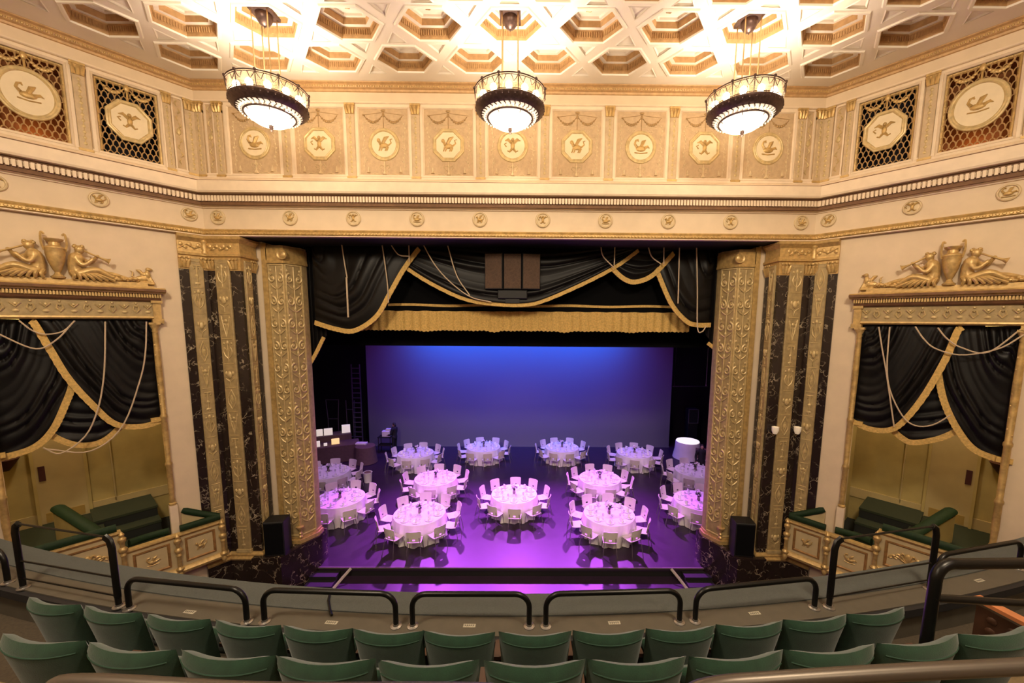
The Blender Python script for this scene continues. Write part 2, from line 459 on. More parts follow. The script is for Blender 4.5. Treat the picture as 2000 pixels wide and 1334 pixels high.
# ------------------------------------------------------------------ attic: panels, pilasters, grilles
def beast(kind, m, k=1.):
    """small relief animals used on the roundels"""
    def T(p): return [(x * k, -.012 - (.01 if len(p) == 0 else 0), z * k) for x, z in p]
    if kind == 'swan':
        m.sph((0, -.012, -.03 * k), (.10 * k, .03, .055 * k)); m.tube(T([(-.08, .0), (-.12, .06), (-.10, .12), (-.06, .13), (-.05, .10)]), [.028 * k, .022 * k, .02 * k, .022 * k, .01 * k], 6)
        m.tube(T([(.0, .0), (.04, .09), (.09, .13)]), [.03 * k, .04 * k, .008 * k], 6); m.tube(T([(.06, -.02), (.13, .01), (.17, -.02)]), [.03 * k, .025 * k, .006 * k], 6)
        m.tube(T([(-.12, -.1), (.0, -.115), (.13, -.1)]), .012 * k, 5)
    elif kind == 'griffin':
        m.sph((0, -.012, -.02 * k), (.085 * k, .03, .05 * k)); m.sph((-.10 * k, -.015, .075 * k), (.035 * k, .03, .035 * k)); m.tube(T([(-.06, .0), (-.09, .06)]), .028 * k, 6)
        m.tube(T([(-.02, .02), (.03, .11), (.10, .15)]), [.03 * k, .035 * k, .008 * k], 6); m.tube(T([(.08, -.02), (.14, .03), (.12, .09), (.16, .10)]), [.018 * k, .014 * k, .012 * k, .008 * k], 5)
        for a in (-.07, -.03, .05, .08): m.tube(T([(a, -.04), (a - .015, -.09), (a - .03, -.115)]), [.018 * k, .013 * k, .012 * k], 5)
    else:
        m.sph((0, -.012, 0), (.04 * k, .03, .08 * k)); m.sph((0, -.015, .11 * k), (.03 * k, .03, .035 * k))
        for q in (-1, 1):
            m.tube(T([(q * .02, .05), (q * .09, .11), (q * .15, .09)]), [.03 * k, .03 * k, .008 * k], 6); m.tube(T([(q * .02, -.06), (q * .06, -.11), (q * .10, -.09)]), [.025 * k, .018 * k, .01 * k], 5)
        m.tube(T([(-.12, -.02), (-.16, .03), (-.12, .05)]), .012 * k, 5)
BEASTS = ['swan', 'griffin', 'cupid']
BEAST_WORD = {'swan': 'swan', 'griffin': 'winged beast', 'cupid': 'winged figure'}

def disc_poly(r, octo, n=40): return [(r * cos(2 * PI * (i + .5) / (8 if octo else n)) / (cos(PI / 8) if octo else 1), r * sin(2 * PI * (i + .5) / (8 if octo else n)) / (cos(PI / 8) if octo else 1)) for i in range(8 if octo else n)]
def roundel(parent, z, r, octo, kind, y=0., big=1., sz=1.):
    poly = disc_poly(r, octo)
    poly = [(x, q * sz) for x, q in poly]
    m = MB(); m.extr([(x * .9, q * .9) for x, q in poly], -.014, .02)
    o = m.build('roundel', 'disc_plaster', parent, (0, y, z), ang=.5)
    m = MB(); m.sweep(poly, [(-.045, .0), (-.035, .022), (-.01, .03), (.01, .022), (.03, .03), (.05, .012)], lambda a, b, h: (a, -h, b), True)
    m.build('roundel_rim', 'khaki_relief', o, ang=.5)
    m = MB(); beast(kind, m, big); m.build('roundel_relief', 'old_gold', o)
    return o

def garland(m, x0, x1, z, sag, r=.022, n=9):
    m.tube([(x0 + (x1 - x0) * i / 12, -.010, z - sag * 4 * (i / 12) * (1 - i / 12)) for i in range(13)], r * .45, 5)
    for i in range(n):
        u = i / (n - 1); x = x0 + (x1 - x0) * u; zz = z - sag * 4 * u * (1 - u); q = .5 + 1.1 * (4 * u * (1 - u)) ** .8
        m.sph((x, -.012, zz), (r * 1.1 * q, .018, r * q), 6, 4)
ORD = ['leftmost', 'second', 'third', 'fourth', 'middle', 'fourth from the right', 'third from the right', 'second from the right', 'rightmost']
for i in range(9):
    x = .03 + 1.601 * (i - 4)
    octo = i in (1, 3, 5, 7); kind = ['swan', 'cupid', 'griffin', 'griffin', 'cupid', 'griffin', 'swan', 'cupid', 'swan'][i]
    wh = ['leftmost of the nine', 'second from left of the nine', 'third from left of the nine', 'fourth from left of the nine', 'fifth of the nine', 'sixth from left of the nine', 'seventh from left of the nine', 'eighth from left of the nine', 'rightmost of the nine'][i]
    loc, rot = wall_at('F', x, 0)
    t = thing('plaster_relief', '%s, plaster panel over the stage with %s %s medallion' % (wh, 'octagonal' if octo else 'round', BEAST_WORD[kind]), 'wall panel', loc, rot, 'relief panels in a row above the stage')
    m = MB(); m.frame(-.70, .70, 10.93 + .02, 12.745, [(0, 0), (0, .028), (.07, .03), (.08, .045), (.10, .02), (.105, 0)]); m.build('panel_frame', 'cream_trim', t, ang=.4)
    m = MB(); m.box(-.60, .60, -.006, .01, 11.04, 12.645); m.build('panel_field', 'panel_field', t)
    roundel(t, 11.81, .345, octo, kind, -.008, 1.3)
    m = MB()
    garland(m, -.46, -.04, 12.47, .14); garland(m, .04, .46, 12.47, .14)
    m.tube([(-.5, -.01, 12.5), (-.46, -.015, 12.48)], .02, 5); m.sph((0, -.012, 12.50), (.03, .02, .05), 6, 4); m.sph((0, -.012, 12.60), (.06, .02, .03), 6, 4)
    m.tube([(0, -.01, 12.6), (0, -.01, 12.2)], .008, 4)
    m.tube([(-.5, -.008, 12.5), (0, -.008, 12.56), (.5, -.008, 12.5)], .006, 4); m.build('garland', 'garland_gold', t)
    m = MB()
    for q in (-1, 1):
        for k in range(11):
            z = 12.3 - k * .1; m.sph((q * (.50 + .03 * sin(k * 1.3)), -.008, z), (.02, .012, .03), 5, 4)
            if k % 3 == 0: m.tube([(q * .5, -.008, z), (q * .43, -.008, z + .04)], .008, 4)
        m.lathe([(.0, .16), (.012, .13), (.03, .06), (.02, .03), (.05, 0), (0, 0)], 6, (q * .40, -.008, 11.14))
        m.tube([(q * .03, -.01, 11.3), (q * .10, -.01, 11.34), (q * .13, -.01, 11.28), (q * .09, -.01, 11.25)], .012, 4); m.tube([(q * .02, -.01, 11.2), (q * .08, -.01, 11.22), (q * .10, -.01, 11.17)], .010, 4)
        m.tube([(q * .1, -.008, 11.10), (q * .25, -.008, 11.13), (q * .35, -.008, 11.09)], .010, 4)
        for k in range(6): m.sph((q * (.12 + .05 * k), -.008, 12.3 - .02 * k * (5 - k)), (.018, .01, .014), 5, 4)
    m.tube([(-.5, -.005, 12.3), (-.5, -.005, 11.14), (-.4, -.005, 11.10), (0, -.005, 11.09), (.4, -.005, 11.10), (.5, -.005, 11.14), (.5, -.005, 12.3), (.3, -.005, 12.29), (0, -.005, 12.27), (-.3, -.005, 12.29), (-.5, -.005, 12.3)], .006, 4)
    m.lathe([(.0, .36), (.012, .33), (.02, .28), (.045, .24), (.02, .2), (.02, .1), (.06, .02), (0, 0)], 6, (0, -.008, 11.08))
    m.build('arabesque', 'panel_relief', t)

def attic_pilaster(sd, t, w, label, corner=False):
    loc, rot = wall_at(sd, t, 0)
    o = thing('attic_pilaster', label, 'pilaster', loc, rot, 'small pilasters of the upper wall')
    m = MB(); m.cham(-w / 2, w / 2, -.055, .0, 11.03, 12.56, .012); m.build('shaft', 'attic_khaki', o, ang=.3)
    m = MB()
    for k in range(12): m.sph((0, -.056, 11.15 + k * .115), (w * .16, .01, .035), 6, 4)
    m.tube([(0, -.055, 11.12), (0, -.055, 12.46)], .007, 5)
    m.build('shaft_relief', 'khaki_relief', o)
    m = MB(); m.box(-w / 2 - .02, w / 2 + .02, -.08, 0, 12.70, 12.745); m.box(-w / 2, w / 2, -.06, 0, 12.5, 12.7)
    for q in (-1, 0, 1): m.tube([(q * w * .3, -.062, 12.5), (q * w * .38, -.085, 12.6), (q * w * .45, -.09, 12.68)], [.03, .035, .02], 6)
    for q in (-1, 1): m.sph((q * w * .45, -.08, 12.66), (.035, .03, .035), 8, 5)
    m.build('capital', 'gilding', o)
    m = MB(); m.box(-w / 2 - .015, w / 2 + .015, -.075, 0, 10.99, 11.04); m.build('base', 'old_gold', o)
def strip_panel(sd, t, w, label):
    loc, rot = wall_at(sd, t, 0)
    o = thing('relief_strip', label, 'wall panel', loc, rot, 'narrow relief strips beside the corners')
    m = MB(); m.frame(-w / 2, w / 2, 11.06, 12.72, [(0, 0), (0, .025), (.03, .03), (.035, .01), (.036, 0)]); m.build('strip_frame', 'cream_trim', o, ang=.4)
    m = MB(); m.box(-w / 2 + .03, w / 2 - .03, -.006, .01, 11.09, 12.69); m.build('strip_field', 'panel_field', o)
    m = MB()
    for k in range(9):
        z = 11.2 + k * .165; q = 1 if k % 2 else -1
        m.tube([(0, -.01, z), (q * w * .18, -.015, z + .05), (q * w * .1, -.015, z + .1), (0, -.01, z + .13)], [.012, .018, .014, .008], 5)
    m.sph((0, -.012, 11.95), (w * .2, .018, .08)); m.build('strip_relief', 'khaki_relief', o)
for i in range(8):
    x = .03 + 1.601 * (i - 3.5)
    attic_pilaster('F', x, .21, 'small gilt-capped pilaster on the upper stage wall, %s' % ['between first and second panels', 'between second and third panels', 'between third and fourth panels', 'just left of the middle chandelier', 'just right of the middle chandelier', 'between sixth and seventh panels', 'between seventh and eighth panels', 'between eighth and last panels'][i])
for q, wd in ((-1, 'left'), (1, 'right')):
    attic_pilaster('F', q * 7.215, .20, 'small pilaster at the %s end of the upper stage wall panel row' % wd)
    strip_panel('F', q * 7.44, .23, 'narrow relief strip on the upper stage wall by its %s corner' % wd)
    attic_pilaster('F', q * 7.69, .20, 'corner pilaster of the upper stage wall, %s end' % wd)
for sd in 'LR':
    wd = SIDE_WORD[sd]
    attic_pilaster(sd, .11, .20, 'corner pilaster of the %s angled upper wall' % wd)
    strip_panel(sd, .335, .22, 'narrow relief strip on the %s angled upper wall' % wd)
    attic_pilaster(sd, .53, .14, 'small pilaster next to the octagon grille on the %s angled wall' % wd)
    attic_pilaster(sd, 1.90, .19, 'small pilaster between the two screens of the %s angled wall' % wd)
    attic_pilaster(sd, 3.32, .19, 'small pilaster outside the oval grille on the %s angled wall' % wd)
    strip_panel(sd, 3.62, .24, 'narrow relief strip at the far %s edge beyond the oval grille' % wd)
    for gi, (a, b) in enumerate(G):
        c_ = (a + b) / 2; loc, rot = wall_at(sd, c_, 0); h = (b - a) / 2; z0, z1 = GZ
        o = thing('organ_grille', 'gilt scale lattice screen with %s medallion, %s angled wall' % ('octagonal' if gi == 0 else 'oval', wd), 'grille', loc, rot, 'lattice screens of the upper side walls')
        m = MB(); m.frame(-h - .1, h + .1, z0 - .1, z1 + .1, [(0, 0), (0, .04), (.05, .045), (.06, .06), (.09, .03), (.10, .0)]); m.build('grille_frame', 'cream_trim', o, ang=.4)
        m = MB(); m.frame(-h, h, z0, z1, [(0, .01), (.0, -.02), (.03, -.03), (.05, -.06)]); m.build('grille_slip', 'old_gold', o, ang=.4)
        m = MB()     # chamber behind the lattice
        m.add([(-h, .16, z0), (h, .16, z0), (h, .16, z1), (-h, .16, z1), (-h, .6, z0), (h, .6, z0), (h, .6, z1), (-h, .6, z1)], [(4, 5, 6, 7), (0, 1, 5, 4), (1, 2, 6, 5), (2, 3, 7, 6), (3, 0, 4, 7)])
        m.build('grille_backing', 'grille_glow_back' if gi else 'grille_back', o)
        m = MB(); n = 10; pw = 2 * h / n; ph = (z1 - z0) / 13.
        for r_ in range(-1, 14):
            off = .5 * (r_ % 2)
            for k in range(-1, n + 1):
                cx = -h + (k + off + .5) * pw; zb = z0 + r_ * ph
                pts = []
                for i in range(9):
                    u = i / 8; ang = PI * u
                    xx = cx - pw / 2 * cos(ang); zz = zb + ph * 1.02 * sin(ang) ** .8
                    if -h <= xx <= h and z0 <= zz <= z1: pts.append((xx, .03 + .004 * (k % 2), zz))
                if len(pts) > 2: m.tube(pts, .0105, 4)
        m.build('lattice', 'grille_gold', o)
        roundel(o, (z0 + z1) / 2 + .03, .335 if gi == 0 else .38, gi == 0, 'cupid' if gi == 0 else 'swan', -.01, 1.2, 1.15)
        m = MB(); garland(m, -h * .8, -.05, z1 - .1, .13, .026); garland(m, .05, h * .8, z1 - .1, .13, .026); m.sph((0, -.01, z1 - .07), (.05, .03, .08)); m.tube([(0, 0, z1 - .1), (0, 0, z1 - .38)], .018, 5)
        m.build('garland', 'gilding', o)

# frieze medallions
def frieze_medallion(sd, t, z, label, i):
    q_ = 1 if sd == 'F' else .86
    loc, rot = wall_at(sd, t, z)
    o = thing('frieze_medallion', label, 'medallion', loc, rot, 'round medallions of the frieze')
    m = MB(); m.lathe([(.0, 0), (.185, 0), (.19, .02), (.175, .04), (.155, .045), (.145, .03), (.14, .02), (0, .024)], 32)
    m.M = None
    m.v = [(x * q_, -z_, y * q_) for x, y, z_ in m.v]; m.build('medallion_disc', 'panel_relief', o, ang=.5)
    m = MB(); beast(BEASTS[i % 3], m, .72); m.v = [(x, y - .02, z_) for x, y, z_ in m.v]; m.build('medallion_relief', 'old_gold', o)
names = ['first', 'second', 'third', 'fourth', 'fifth', 'sixth', 'seventh', 'eighth', 'ninth', 'tenth']
for i, x in enumerate((-7.43, -5.61, -4.01, -2.40, -.80, .80, 2.40, 4.01, 5.61, 7.43)):
    frieze_medallion('F', x, 10.03, 'gilt round medallion on the frieze over the stage, %s from the left' % names[i], i)
for sd in 'LR':
    for i, t in enumerate((.28, 1.80, 3.16)):
        frieze_medallion(sd, t, 10.04, 'gilt frieze medallion on the %s angled wall, %s from the corner' % (SIDE_WORD[sd], names[i]), i + (sd == 'R'))

# ------------------------------------------------------------------ marble piers with gilded strips
def strip_relief(m, w, z0, z1, x0=0., y=0., seed=0):
    rnd = random.Random(seed); z = z0 + .1; k = seed
    h = w * .5
    def tb(pts, r): m.tube([(x0 + a, y - .012, b) for a, b in pts], r, 5)
    while z < z1 - .5:
        t = k % 5
        if t == 0:      # scrolled candelabrum
            tb([(0, z), (0, z + .55)], .012)
            for q in (-1, 1):
                tb([(0, z + .08), (q * h * .5, z + .16), (q * h * .72, z + .28), (q * h * .5, z + .38), (q * h * .25, z + .32), (q * h * .35, z + .24)], [.012, .017, .02, .017, .013, .007])
                m.sph((x0 + q * h * .62, y - .01, z + .48), (.03, .016, .03), 6, 4)
            m.sph((x0, y - .012, z + .5), (.035, .02, .06), 6, 4)
        elif t == 1:    # T-shaped stand
            tb([(-h * .6, z + .5), (h * .6, z + .5)], .016); tb([(0, z), (0, z + .5)], .015)
            m.sph((x0, y - .012, z + .06), (.06, .02, .04), 6, 4); m.sph((x0, y - .012, z + .25), (.04, .02, .05), 6, 4)
            for q in (-1, 1): tb([(q * h * .6, z + .5), (q * h * .5, z + .4), (q * h * .3, z + .44)], .010)
        elif t == 2:    # V of leaves
            for q in (-1, 1):
                tb([(0, z), (q * h * .35, z + .25), (q * h * .7, z + .55)], [.012, .016, .012])
                for j in range(3): m.sph((x0 + q * h * (.3 + .17 * j), y - .01, z + .32 + .09 * j), (.025, .014, .035), 6, 4)
            tb([(0, z), (0, z + .35)], .012); m.sph((x0, y - .012, z + .42), (.04, .02, .05), 6, 4)
        elif t == 3:    # lozenge
            for q in (-1, 1):
                tb([(0, z + .02), (q * h * .6, z + .2), (q * h * .6, z + .34), (0, z + .55)], .014)
                tb([(0, z + .15), (q * h * .3, z + .27), (0, z + .4)], .010)
            m.sph((x0, y - .012, z + .28), (.03, .02, .07), 6, 4)
        else:           # mask and swags
            m.sph((x0, y - .02, z + .3), (h * .4, .035, .10), 8, 6)
            for q in (-1, 1):
                m.sph((x0 + q * h * .55, y - .015, z + .34), (h * .22, .025, .06), 6, 4); tb([(q * h * .7, z + .2), (0, z + .12), (0, z)], .012)
        tb([(-h * .8, z + .60), (h * .8, z + .60)], .008)
        z += .645; k += 1 + (rnd.random() < .25)

def pier_path(s):
    p = [wall_at('L', .58, 0)[0][:2], (-W, P), (-6.98, P), (-6.98, 10.95)]
    return p if s < 0 else [(-x, y) for x, y in reversed(p)]
def psweep(s, prof):
    m = MB(); m.sweep(pier_path(s), [(-o, z) for o, z in prof], lambda a, b, h: (a, b, h)); return m
for sd in 'LR':
    s = SGN[sd]; wd = SIDE_WORD[sd]
    o = thing('marble_pier', 'black marble pier with gilded strips, %s of the stage opening' % wd, 'pier', (s * W, P, 0), 0, 'gilded marble piers', True)
    psweep(s, [(0, -2.2), (.13, -2.2), (.13, .84), (0, .84)]).build('plinth', 'black_marble', o)
    psweep(s, [(0, .84), (.16, .84), (.18, .89), (.12, .93), (.13, .99), (.07, 1.04), (0, 1.04)]).build('base_molding', 'gilding', o, ang=.3)
    psweep(s, [(0, 1.04), (.04, 1.04), (.04, 8.72), (0, 8.72)]).build('shaft', 'black_marble', o)
    psweep(s, [(0, 8.70), (.055, 8.70), (.065, 9.03), (.12, 9.05), (.125, 9.095), (.10, 9.11), (0, 9.11)]).build('capital', 'gilding', o, ang=.3)
    psweep(s, [(0, 9.11), (.085, 9.11), (.085, 9.16), (.075, 9.17), (.075, 9.38), (.085, 9.39), (.11, 9.42), (.17, 9.47), (.18, 9.52), (.12, 9.548), (0, 9.55)]).build('entablature', 'gilding', o, ang=.3)
    spots = []
    for sd2, ts in ((sd, (.06, .47)), ('F', (s * 7.68, s * 7.09))):
        for t in ts: spots.append(wall_mat(sd2, t, 0, .06))
    spots.append(Matrix.Translation((s * -0 + s * 6.93, 10.83, 0)) @ Matrix.Rotation(-s * PI / 2, 4, 'Z'))
    for M_ in spots:     # acanthus capitals over the dark marble
        m = MB(M_)
        for q in (-1, 0, 1):
            m.tube([(q * .06, -.0, 8.74), (q * .08, -.03, 8.86), (q * .10, -.06, 8.94)], [.035, .045, .02], 6)
            m.sph((q * .085, -.03, 8.98), (.04, .03, .035), 6, 4)
        m.build('acanthus_leaf', 'gilding', o)
    for sd2, t, n in ((sd, .30, 6), ('F', s * 7.40, 7)):      # relief of the frieze block
        m = MB(wall_mat(sd2, t, 0, .085))
        for k in range(n):
            x = (k - (n - 1) / 2) * .085
            m.sph((x, 0, 9.27 + .03 * (-1) ** k), (.045, .02, .055), 6, 4)
        m.tube([(-.25, 0, 9.2), (-.1, -.01, 9.3), (.05, -.01, 9.22), (.25, 0, 9.32)], .015, 5); m.build('block_relief', 'gilding', o)
    m = MB()
    m.lathe([(0, 0), (.06, 0), (.07, .04), (.05, .08), (.07, .16), (.05, .24), (.075, .3), (.06, .34), (0, .34)], 10, (s * (W - .03), P - .10, 9.1))
    m.build('corner_baluster', 'gilding', o)
    for q, (M_, w, lab) in enumerate(((wall_mat(sd, .25, 0), .28, ''), (wall_mat('F', s * 7.385, 0), .36, ''), (Matrix.Translation((s * 6.98, 10.59, 0)) @ Matrix.Rotation(-s * PI / 2, 4, 'Z'), .25, ''))):
        m = MB(M_); m.cham(-w / 2, w / 2, -.095, 0, 1.03, 8.97, .018); st = m.build('gilded_strip', 'khaki_gold', o, ang=.3)
        m = MB(M_); strip_relief(m, w * .86, 1.1, 8.95, 0, -.088, q + (3 if s > 0 else 0))
        for z in (1.04,): m.box(-w / 2 - .02, w / 2 + .02, -.12, 0, z, z + .09)
        r_ = m.build('strip_relief', 'khaki_relief', st)

# sconces on the right pier
for q, x in ((0, 7.10), (1, 7.70)):
    loc, rot = wall_at('F', x, 4.55, .05)
    o = thing('wall_sconce', 'small pale glass sconce on the right marble pier, %s of its middle gilded strip' % ('left' if q == 0 else 'right'), 'lamp', loc, rot, 'sconces on the right pier')
    m = MB(); m.lathe([(0, -.1), (.05, -.09), (.085, .0), (.09, .10), (.075, .10), (.06, 0), (.03, -.06), (0, -.06)], 14, (0, -.11, .05)); m.build('sconce_shade', 'sconce_glass', o)
    m = MB(); m.tube([(0, 0, -.08), (0, -.06, -.12), (0, -.11, -.06)], .012, 6); m.lathe([(0, 0), (.04, 0), (.04, .01), (0, .01)], 10, (0, 0, -.08)); m.build('sconce_arm', 'brass', o)

# ------------------------------------------------------------------ proscenium pilasters
for sd in 'LR':
    s = SGN[sd]; wd = SIDE_WORD[sd]
    def mx(poly): return [(s * -x, y) for x, y in poly]
    o = thing('proscenium_pilaster', 'folded pilaster of gilt scrollwork at the %s edge of the stage' % wd, 'pilaster', (s * 6.2, 11.2, 0), 0, 'scrollwork pilasters', True)
    m = MB(); m.extz(mx([(-6.62, 10.95), (-6.18, 10.95), (-5.93, 11.37), (-5.93, 11.62), (-6.62, 11.62)]), 1.1, 9.45); core = m.build('pilaster_core', 'khaki_gold', o)
    m = MB(); m.extz(mx([(-6.70, 10.87), (-6.15, 10.87), (-5.86, 11.34), (-5.86, 11.62), (-6.70, 11.62)]), .95, 1.06)
    m.extz(mx([(-6.65, 10.91), (-6.165, 10.91), (-5.90, 11.36), (-5.90, 11.62), (-6.65, 11.62)]), 1.06, 1.13); m.build('base_molding', 'gilding', o)
    m = MB(); m.extz(mx([(-6.65, 10.91), (-6.165, 10.91), (-5.90, 11.36), (-5.90, 11.62), (-6.65, 11.62)]), 8.98, 9.05)
    m.extz(mx([(-6.64, 10.93), (-6.17, 10.93), (-5.91, 11.36), (-5.91, 11.62), (-6.64, 11.62)]), 9.05, 9.38); cap = m.build('cap_block', 'old_gold', o)
    F1 = Matrix.Translation((s * 6.40, 10.95, 0)); ang = math.atan2(.42, .25)
    F2 = Matrix.Translation((s * 6.055, 11.16, 0)) @ Matrix.Rotation(-s * ang if s > 0 else ang, 4, 'Z')
    for Mf, w in ((F1, .44), (F2, .49)):
        m = MB(Mf); m.frame(-w / 2 + .01, w / 2 - .01, 1.16, 8.96, [(0, 0), (0, .02), (.03, .025), (.04, 0)]); m.build('panel_edge', 'khaki_relief', core, ang=.3)
        m = MB(Mf)
        n = 12
        for k in range(n):
            z = 1.55 + k * .615; hw = w * .40
            for q in (-1, 1):
                fl = 1 if k % 2 else -1
                pts = []
                for i in range(15):
                    u = i / 14; a_ = PI * (.5 + 2.4 * u) ; r_ = hw * .62 * (1 - .78 * u)
                    pts.append((q * (hw * .62 + r_ * cos(a_) * fl * -1 * .9), -.014, z + .26 + r_ * sin(a_) * 1.15))
                m.tube(pts, [.030 * (1 - .5 * i / 14) for i in range(15)], 6)
                m.sph((q * hw * .58, -.015, z + .26), (.035, .022, .035), 6, 4)
                m.tube([(q * .02, -.01, z - .02), (q * hw * .5, -.018, z + .03), (q * hw * .95, -.01, z + .11)], [.02, .022, .008], 5)
                m.sph((q * hw * .85, -.012, z + .48), (.03, .016, .045), 6, 4)
            m.sph((0, -.014, z + .05), (.035, .022, .07), 6, 4)
        m.tube([(0, -.008, 1.5), (0, -.008, 8.9)], .016, 5)
        m.build('scrollwork', 'khaki_relief', core)
    m = MB(); m.lathe([(0, 0), (.05, 0), (.06, .03), (.03, .07), (.05, .13), (.02, .17), (.035, .22), (.10, .30), (.11, .34), (.04, .36), (.02, .45), (.035, .52), (.02, .58), (.03, .7), (.0, .85)], 10, (s * 6.17, 10.92, 1.13))
    m.build('urn_finial', 'gilding', o)
    m = MB(Matrix.Translation((s * 6.17, 10.90, 9.20))); m.v = []
    m.M = None; m.lathe([(0, .05), (.07, .04), (.09, .03), (.13, .045), (.14, .02), (.14, 0), (0, 0)], 20); m.v = [(s * 6.17 + x, 10.905 - z, 9.20 + y) for x, y, z in m.v]
    m.build('rosette', 'gilding', cap)
    m = MB(); m.box(min(s * 6.76, s * 6.62), max(s * 6.76, s * 6.62), 10.93, 11.62, .95, 9.5); m.build('edge_band', 'old_gold', o)
    m = MB(); m.box(min(s * 7.2, s * 6.76), max(s * 7.2, s * 6.76), 11.0, 11.62, .95, OPEN_TOP + .05); struct(m.build('wall_reveal_' + wd, 'plaster'))
    m = MB(); m.extz(mx([(-7.1, 10.16), (-6.30, 10.16), (-6.08, 10.82), (-5.83, 11.28), (-5.83, 11.75), (-7.1, 11.75)]), -2.2, .95); struct(m.build('plinth_' + wd, 'black_marble'))
    # loudspeakers on the plinths
    o = thing('floor_speaker', 'tall black loudspeaker standing on the marble plinth at %s' % wd, 'loudspeaker', (s * 6.56, 10.48, .95), R(-8 * s), 'loudspeakers on the plinths')
    m = MB(); m.cham(-.26, .26, -.2, .24, 0, .98, .02); m.build('cabinet', 'cabinet_black', o)
    m = MB(); m.box(-.235, .235, -.212, -.195, .05, .93); m.build('grille', 'black_drape', o)

m = MB(); m.box(-7.05, 7.05, P + .02, 11.7, OPEN_TOP - .012, OPEN_TOP + .01); struct(m.build('soffit', 'black_paint'))
# ------------------------------------------------------------------ proscenium drapery
def swag(m, top, hem, y0, nf=6, amp=.05, bulge=.12, nu=34, nv=70, ph=0.):
    top = bez([(a, 0, b) for a, b in top], nu); hem = bez([(a, 0, b) for a, b in hem], nu)
    def fn(u, v):
        i = int(round(u * nu)); a, b = top[i], hem[i]
        e = max(0., sin(PI * min(1, max(0, u)))) ** .6
        w = v + .035 * sin(5 * u + ph) + .022 * sin(11 * u * (1 - v) + 3 * ph) + .03 * sin(4.3 * v + ph) + .012 * sin(29 * v + 2 * u)
        kf = .55 + .45 * sin(9.7 * v + 2.1 * ph + 1.7 * u)
        return (a.x + (b.x - a.x) * v, y0 - bulge * e * sin(PI * .55 * v) - amp * kf * (abs(sin(PI * nf * w)) ** .8) * (.25 + .75 * e) * min(1, v * 4 + .2), a.z + (b.z - a.z) * v)
    m.grid(fn, nu, nv)
def fringe(m, hem, y0, w=.13, n=60, th=.03, bulge=.0, down=.35):
    h = bez([(a, 0, b) for a, b in hem], n)
    rows = []
    for i, p in enumerate(h):
        t = h[min(i + 1, n)] - h[max(i - 1, 0)]; t.normalize()
        nrm = Vector((t.z, 0, -t.x))
        if nrm.z > 0: nrm = -nrm
        nrm = (nrm + Vector((0, 0, -down))).normalized()
        q = p + nrm * (w + .008 * (i % 2)); e = sin(PI * i / n) ** .6 if 0 < i < n else 0
        rows.append([(p.x, y0 - bulge * e - th, p.z), (q.x, y0 - bulge * e - th, q.z), (q.x, y0 - bulge * e, q.z), (p.x, y0 - bulge * e, p.z)])
    vs = [p for r_ in rows for p in r_]; fs = []
    for i in range(n):
        for j in range(4): fs.append((i * 4 + j, i * 4 + (j + 1) % 4, i * 4 + 4 + (j + 1) % 4, i * 4 + 4 + j))
    fs += [(0, 1, 2, 3), (n * 4, n * 4 + 1, n * 4 + 2, n * 4 + 3)]
    m.add(vs, fs)
def cord(m, pts, y, r=.017):
    m.tube([(p.x, y, p.z) for p in bez([(a, 0, b) for a, b in pts], 24)], r, 6)

YV = 11.62
o = thing('stage_valance', 'black swagged velvet valance with gold fringe across the stage top', 'curtain', (0, YV, 9.5), 0, None, True)
sw = [
 ('L', [(-5.72, 9.62), (-5.71, 9.62)], [(-5.72, 7.45), (-5.08, 7.27), (-4.55, 7.23), (-3.94, 7.62), (-3.54, 8.27), (-3.15, 8.93), (-2.70, 9.55)], YV - .05, 7),
 ('C', [(-3.25, 9.62), (3.65, 9.62)], [(-3.2, 9.2), (-2.97, 8.97), (-2.27, 8.54), (-1.38, 8.14), (-.55, 8.00), (.3, 7.98), (.88, 8.10), (1.92, 8.55), (2.88, 9.05), (3.58, 9.55)], YV, 6),
 ('S', [(2.75, 9.62), (4.75, 9.62)], [(2.80, 9.2), (2.96, 8.98), (3.25, 8.74), (3.55, 8.68), (4.01, 8.88), (4.60, 9.5)], YV + .05, 4),
 ('R', [(5.88, 9.62), (5.89, 9.62)], [(4.05, 9.35), (4.23, 8.94), (4.65, 8.06), (5.08, 7.58), (5.40, 7.46), (5.86, 7.46)], YV + .1, 6)]
for nm, top, hem, y, nf in sw:
    m = MB(); swag(m, top, hem, y, nf, .085, .14, ph=len(nm) * 2 + nf); f = m.build('swag', 'velvet', o, ang=1.2)
    m = MB(); fringe(m, hem, y - .03, .13 if nm != 'C' else .10, bulge=.13); m.build('fringe', 'fringe', f)
for tl, hem in (('L', [(-6.10, 6.05), (-5.87, 6.45), (-5.58, 6.98), (-5.5, 7.6)]), ('R', [(6.05, 6.15), (6.16, 6.45), (6.05, 6.66), (5.84, 6.88)])):
    s = -1 if tl == 'L' else 1
    m = MB(); x0, x1 = (-6.12, -5.50) if s < 0 else (5.62, 6.24)
    def fn(u, v):
        x = x0 + (x1 - x0) * u; bot = (6.1 + .9 * u) if s < 0 else (7.4 - 1.2 * u)
        return (x, YV + .12 + .045 * sin(2 * PI * 5 * u), 9.62 + (bot - 9.62) * v)
    m.grid(fn, 40, 6); f = m.build('tail', 'velvet', o, ang=1.2)
    m = MB()
    if s < 0: fringe(m, [(-6.12, 6.08), (-5.87, 6.48), (-5.60, 6.98)], YV + .04, .10, 20, down=0)
    else: fringe(m, [(5.82, 6.90), (6.05, 6.72), (6.20, 6.50), (6.10, 6.20)], YV + .04, .10, 20, down=0)
    m.build('fringe', 'fringe', f)
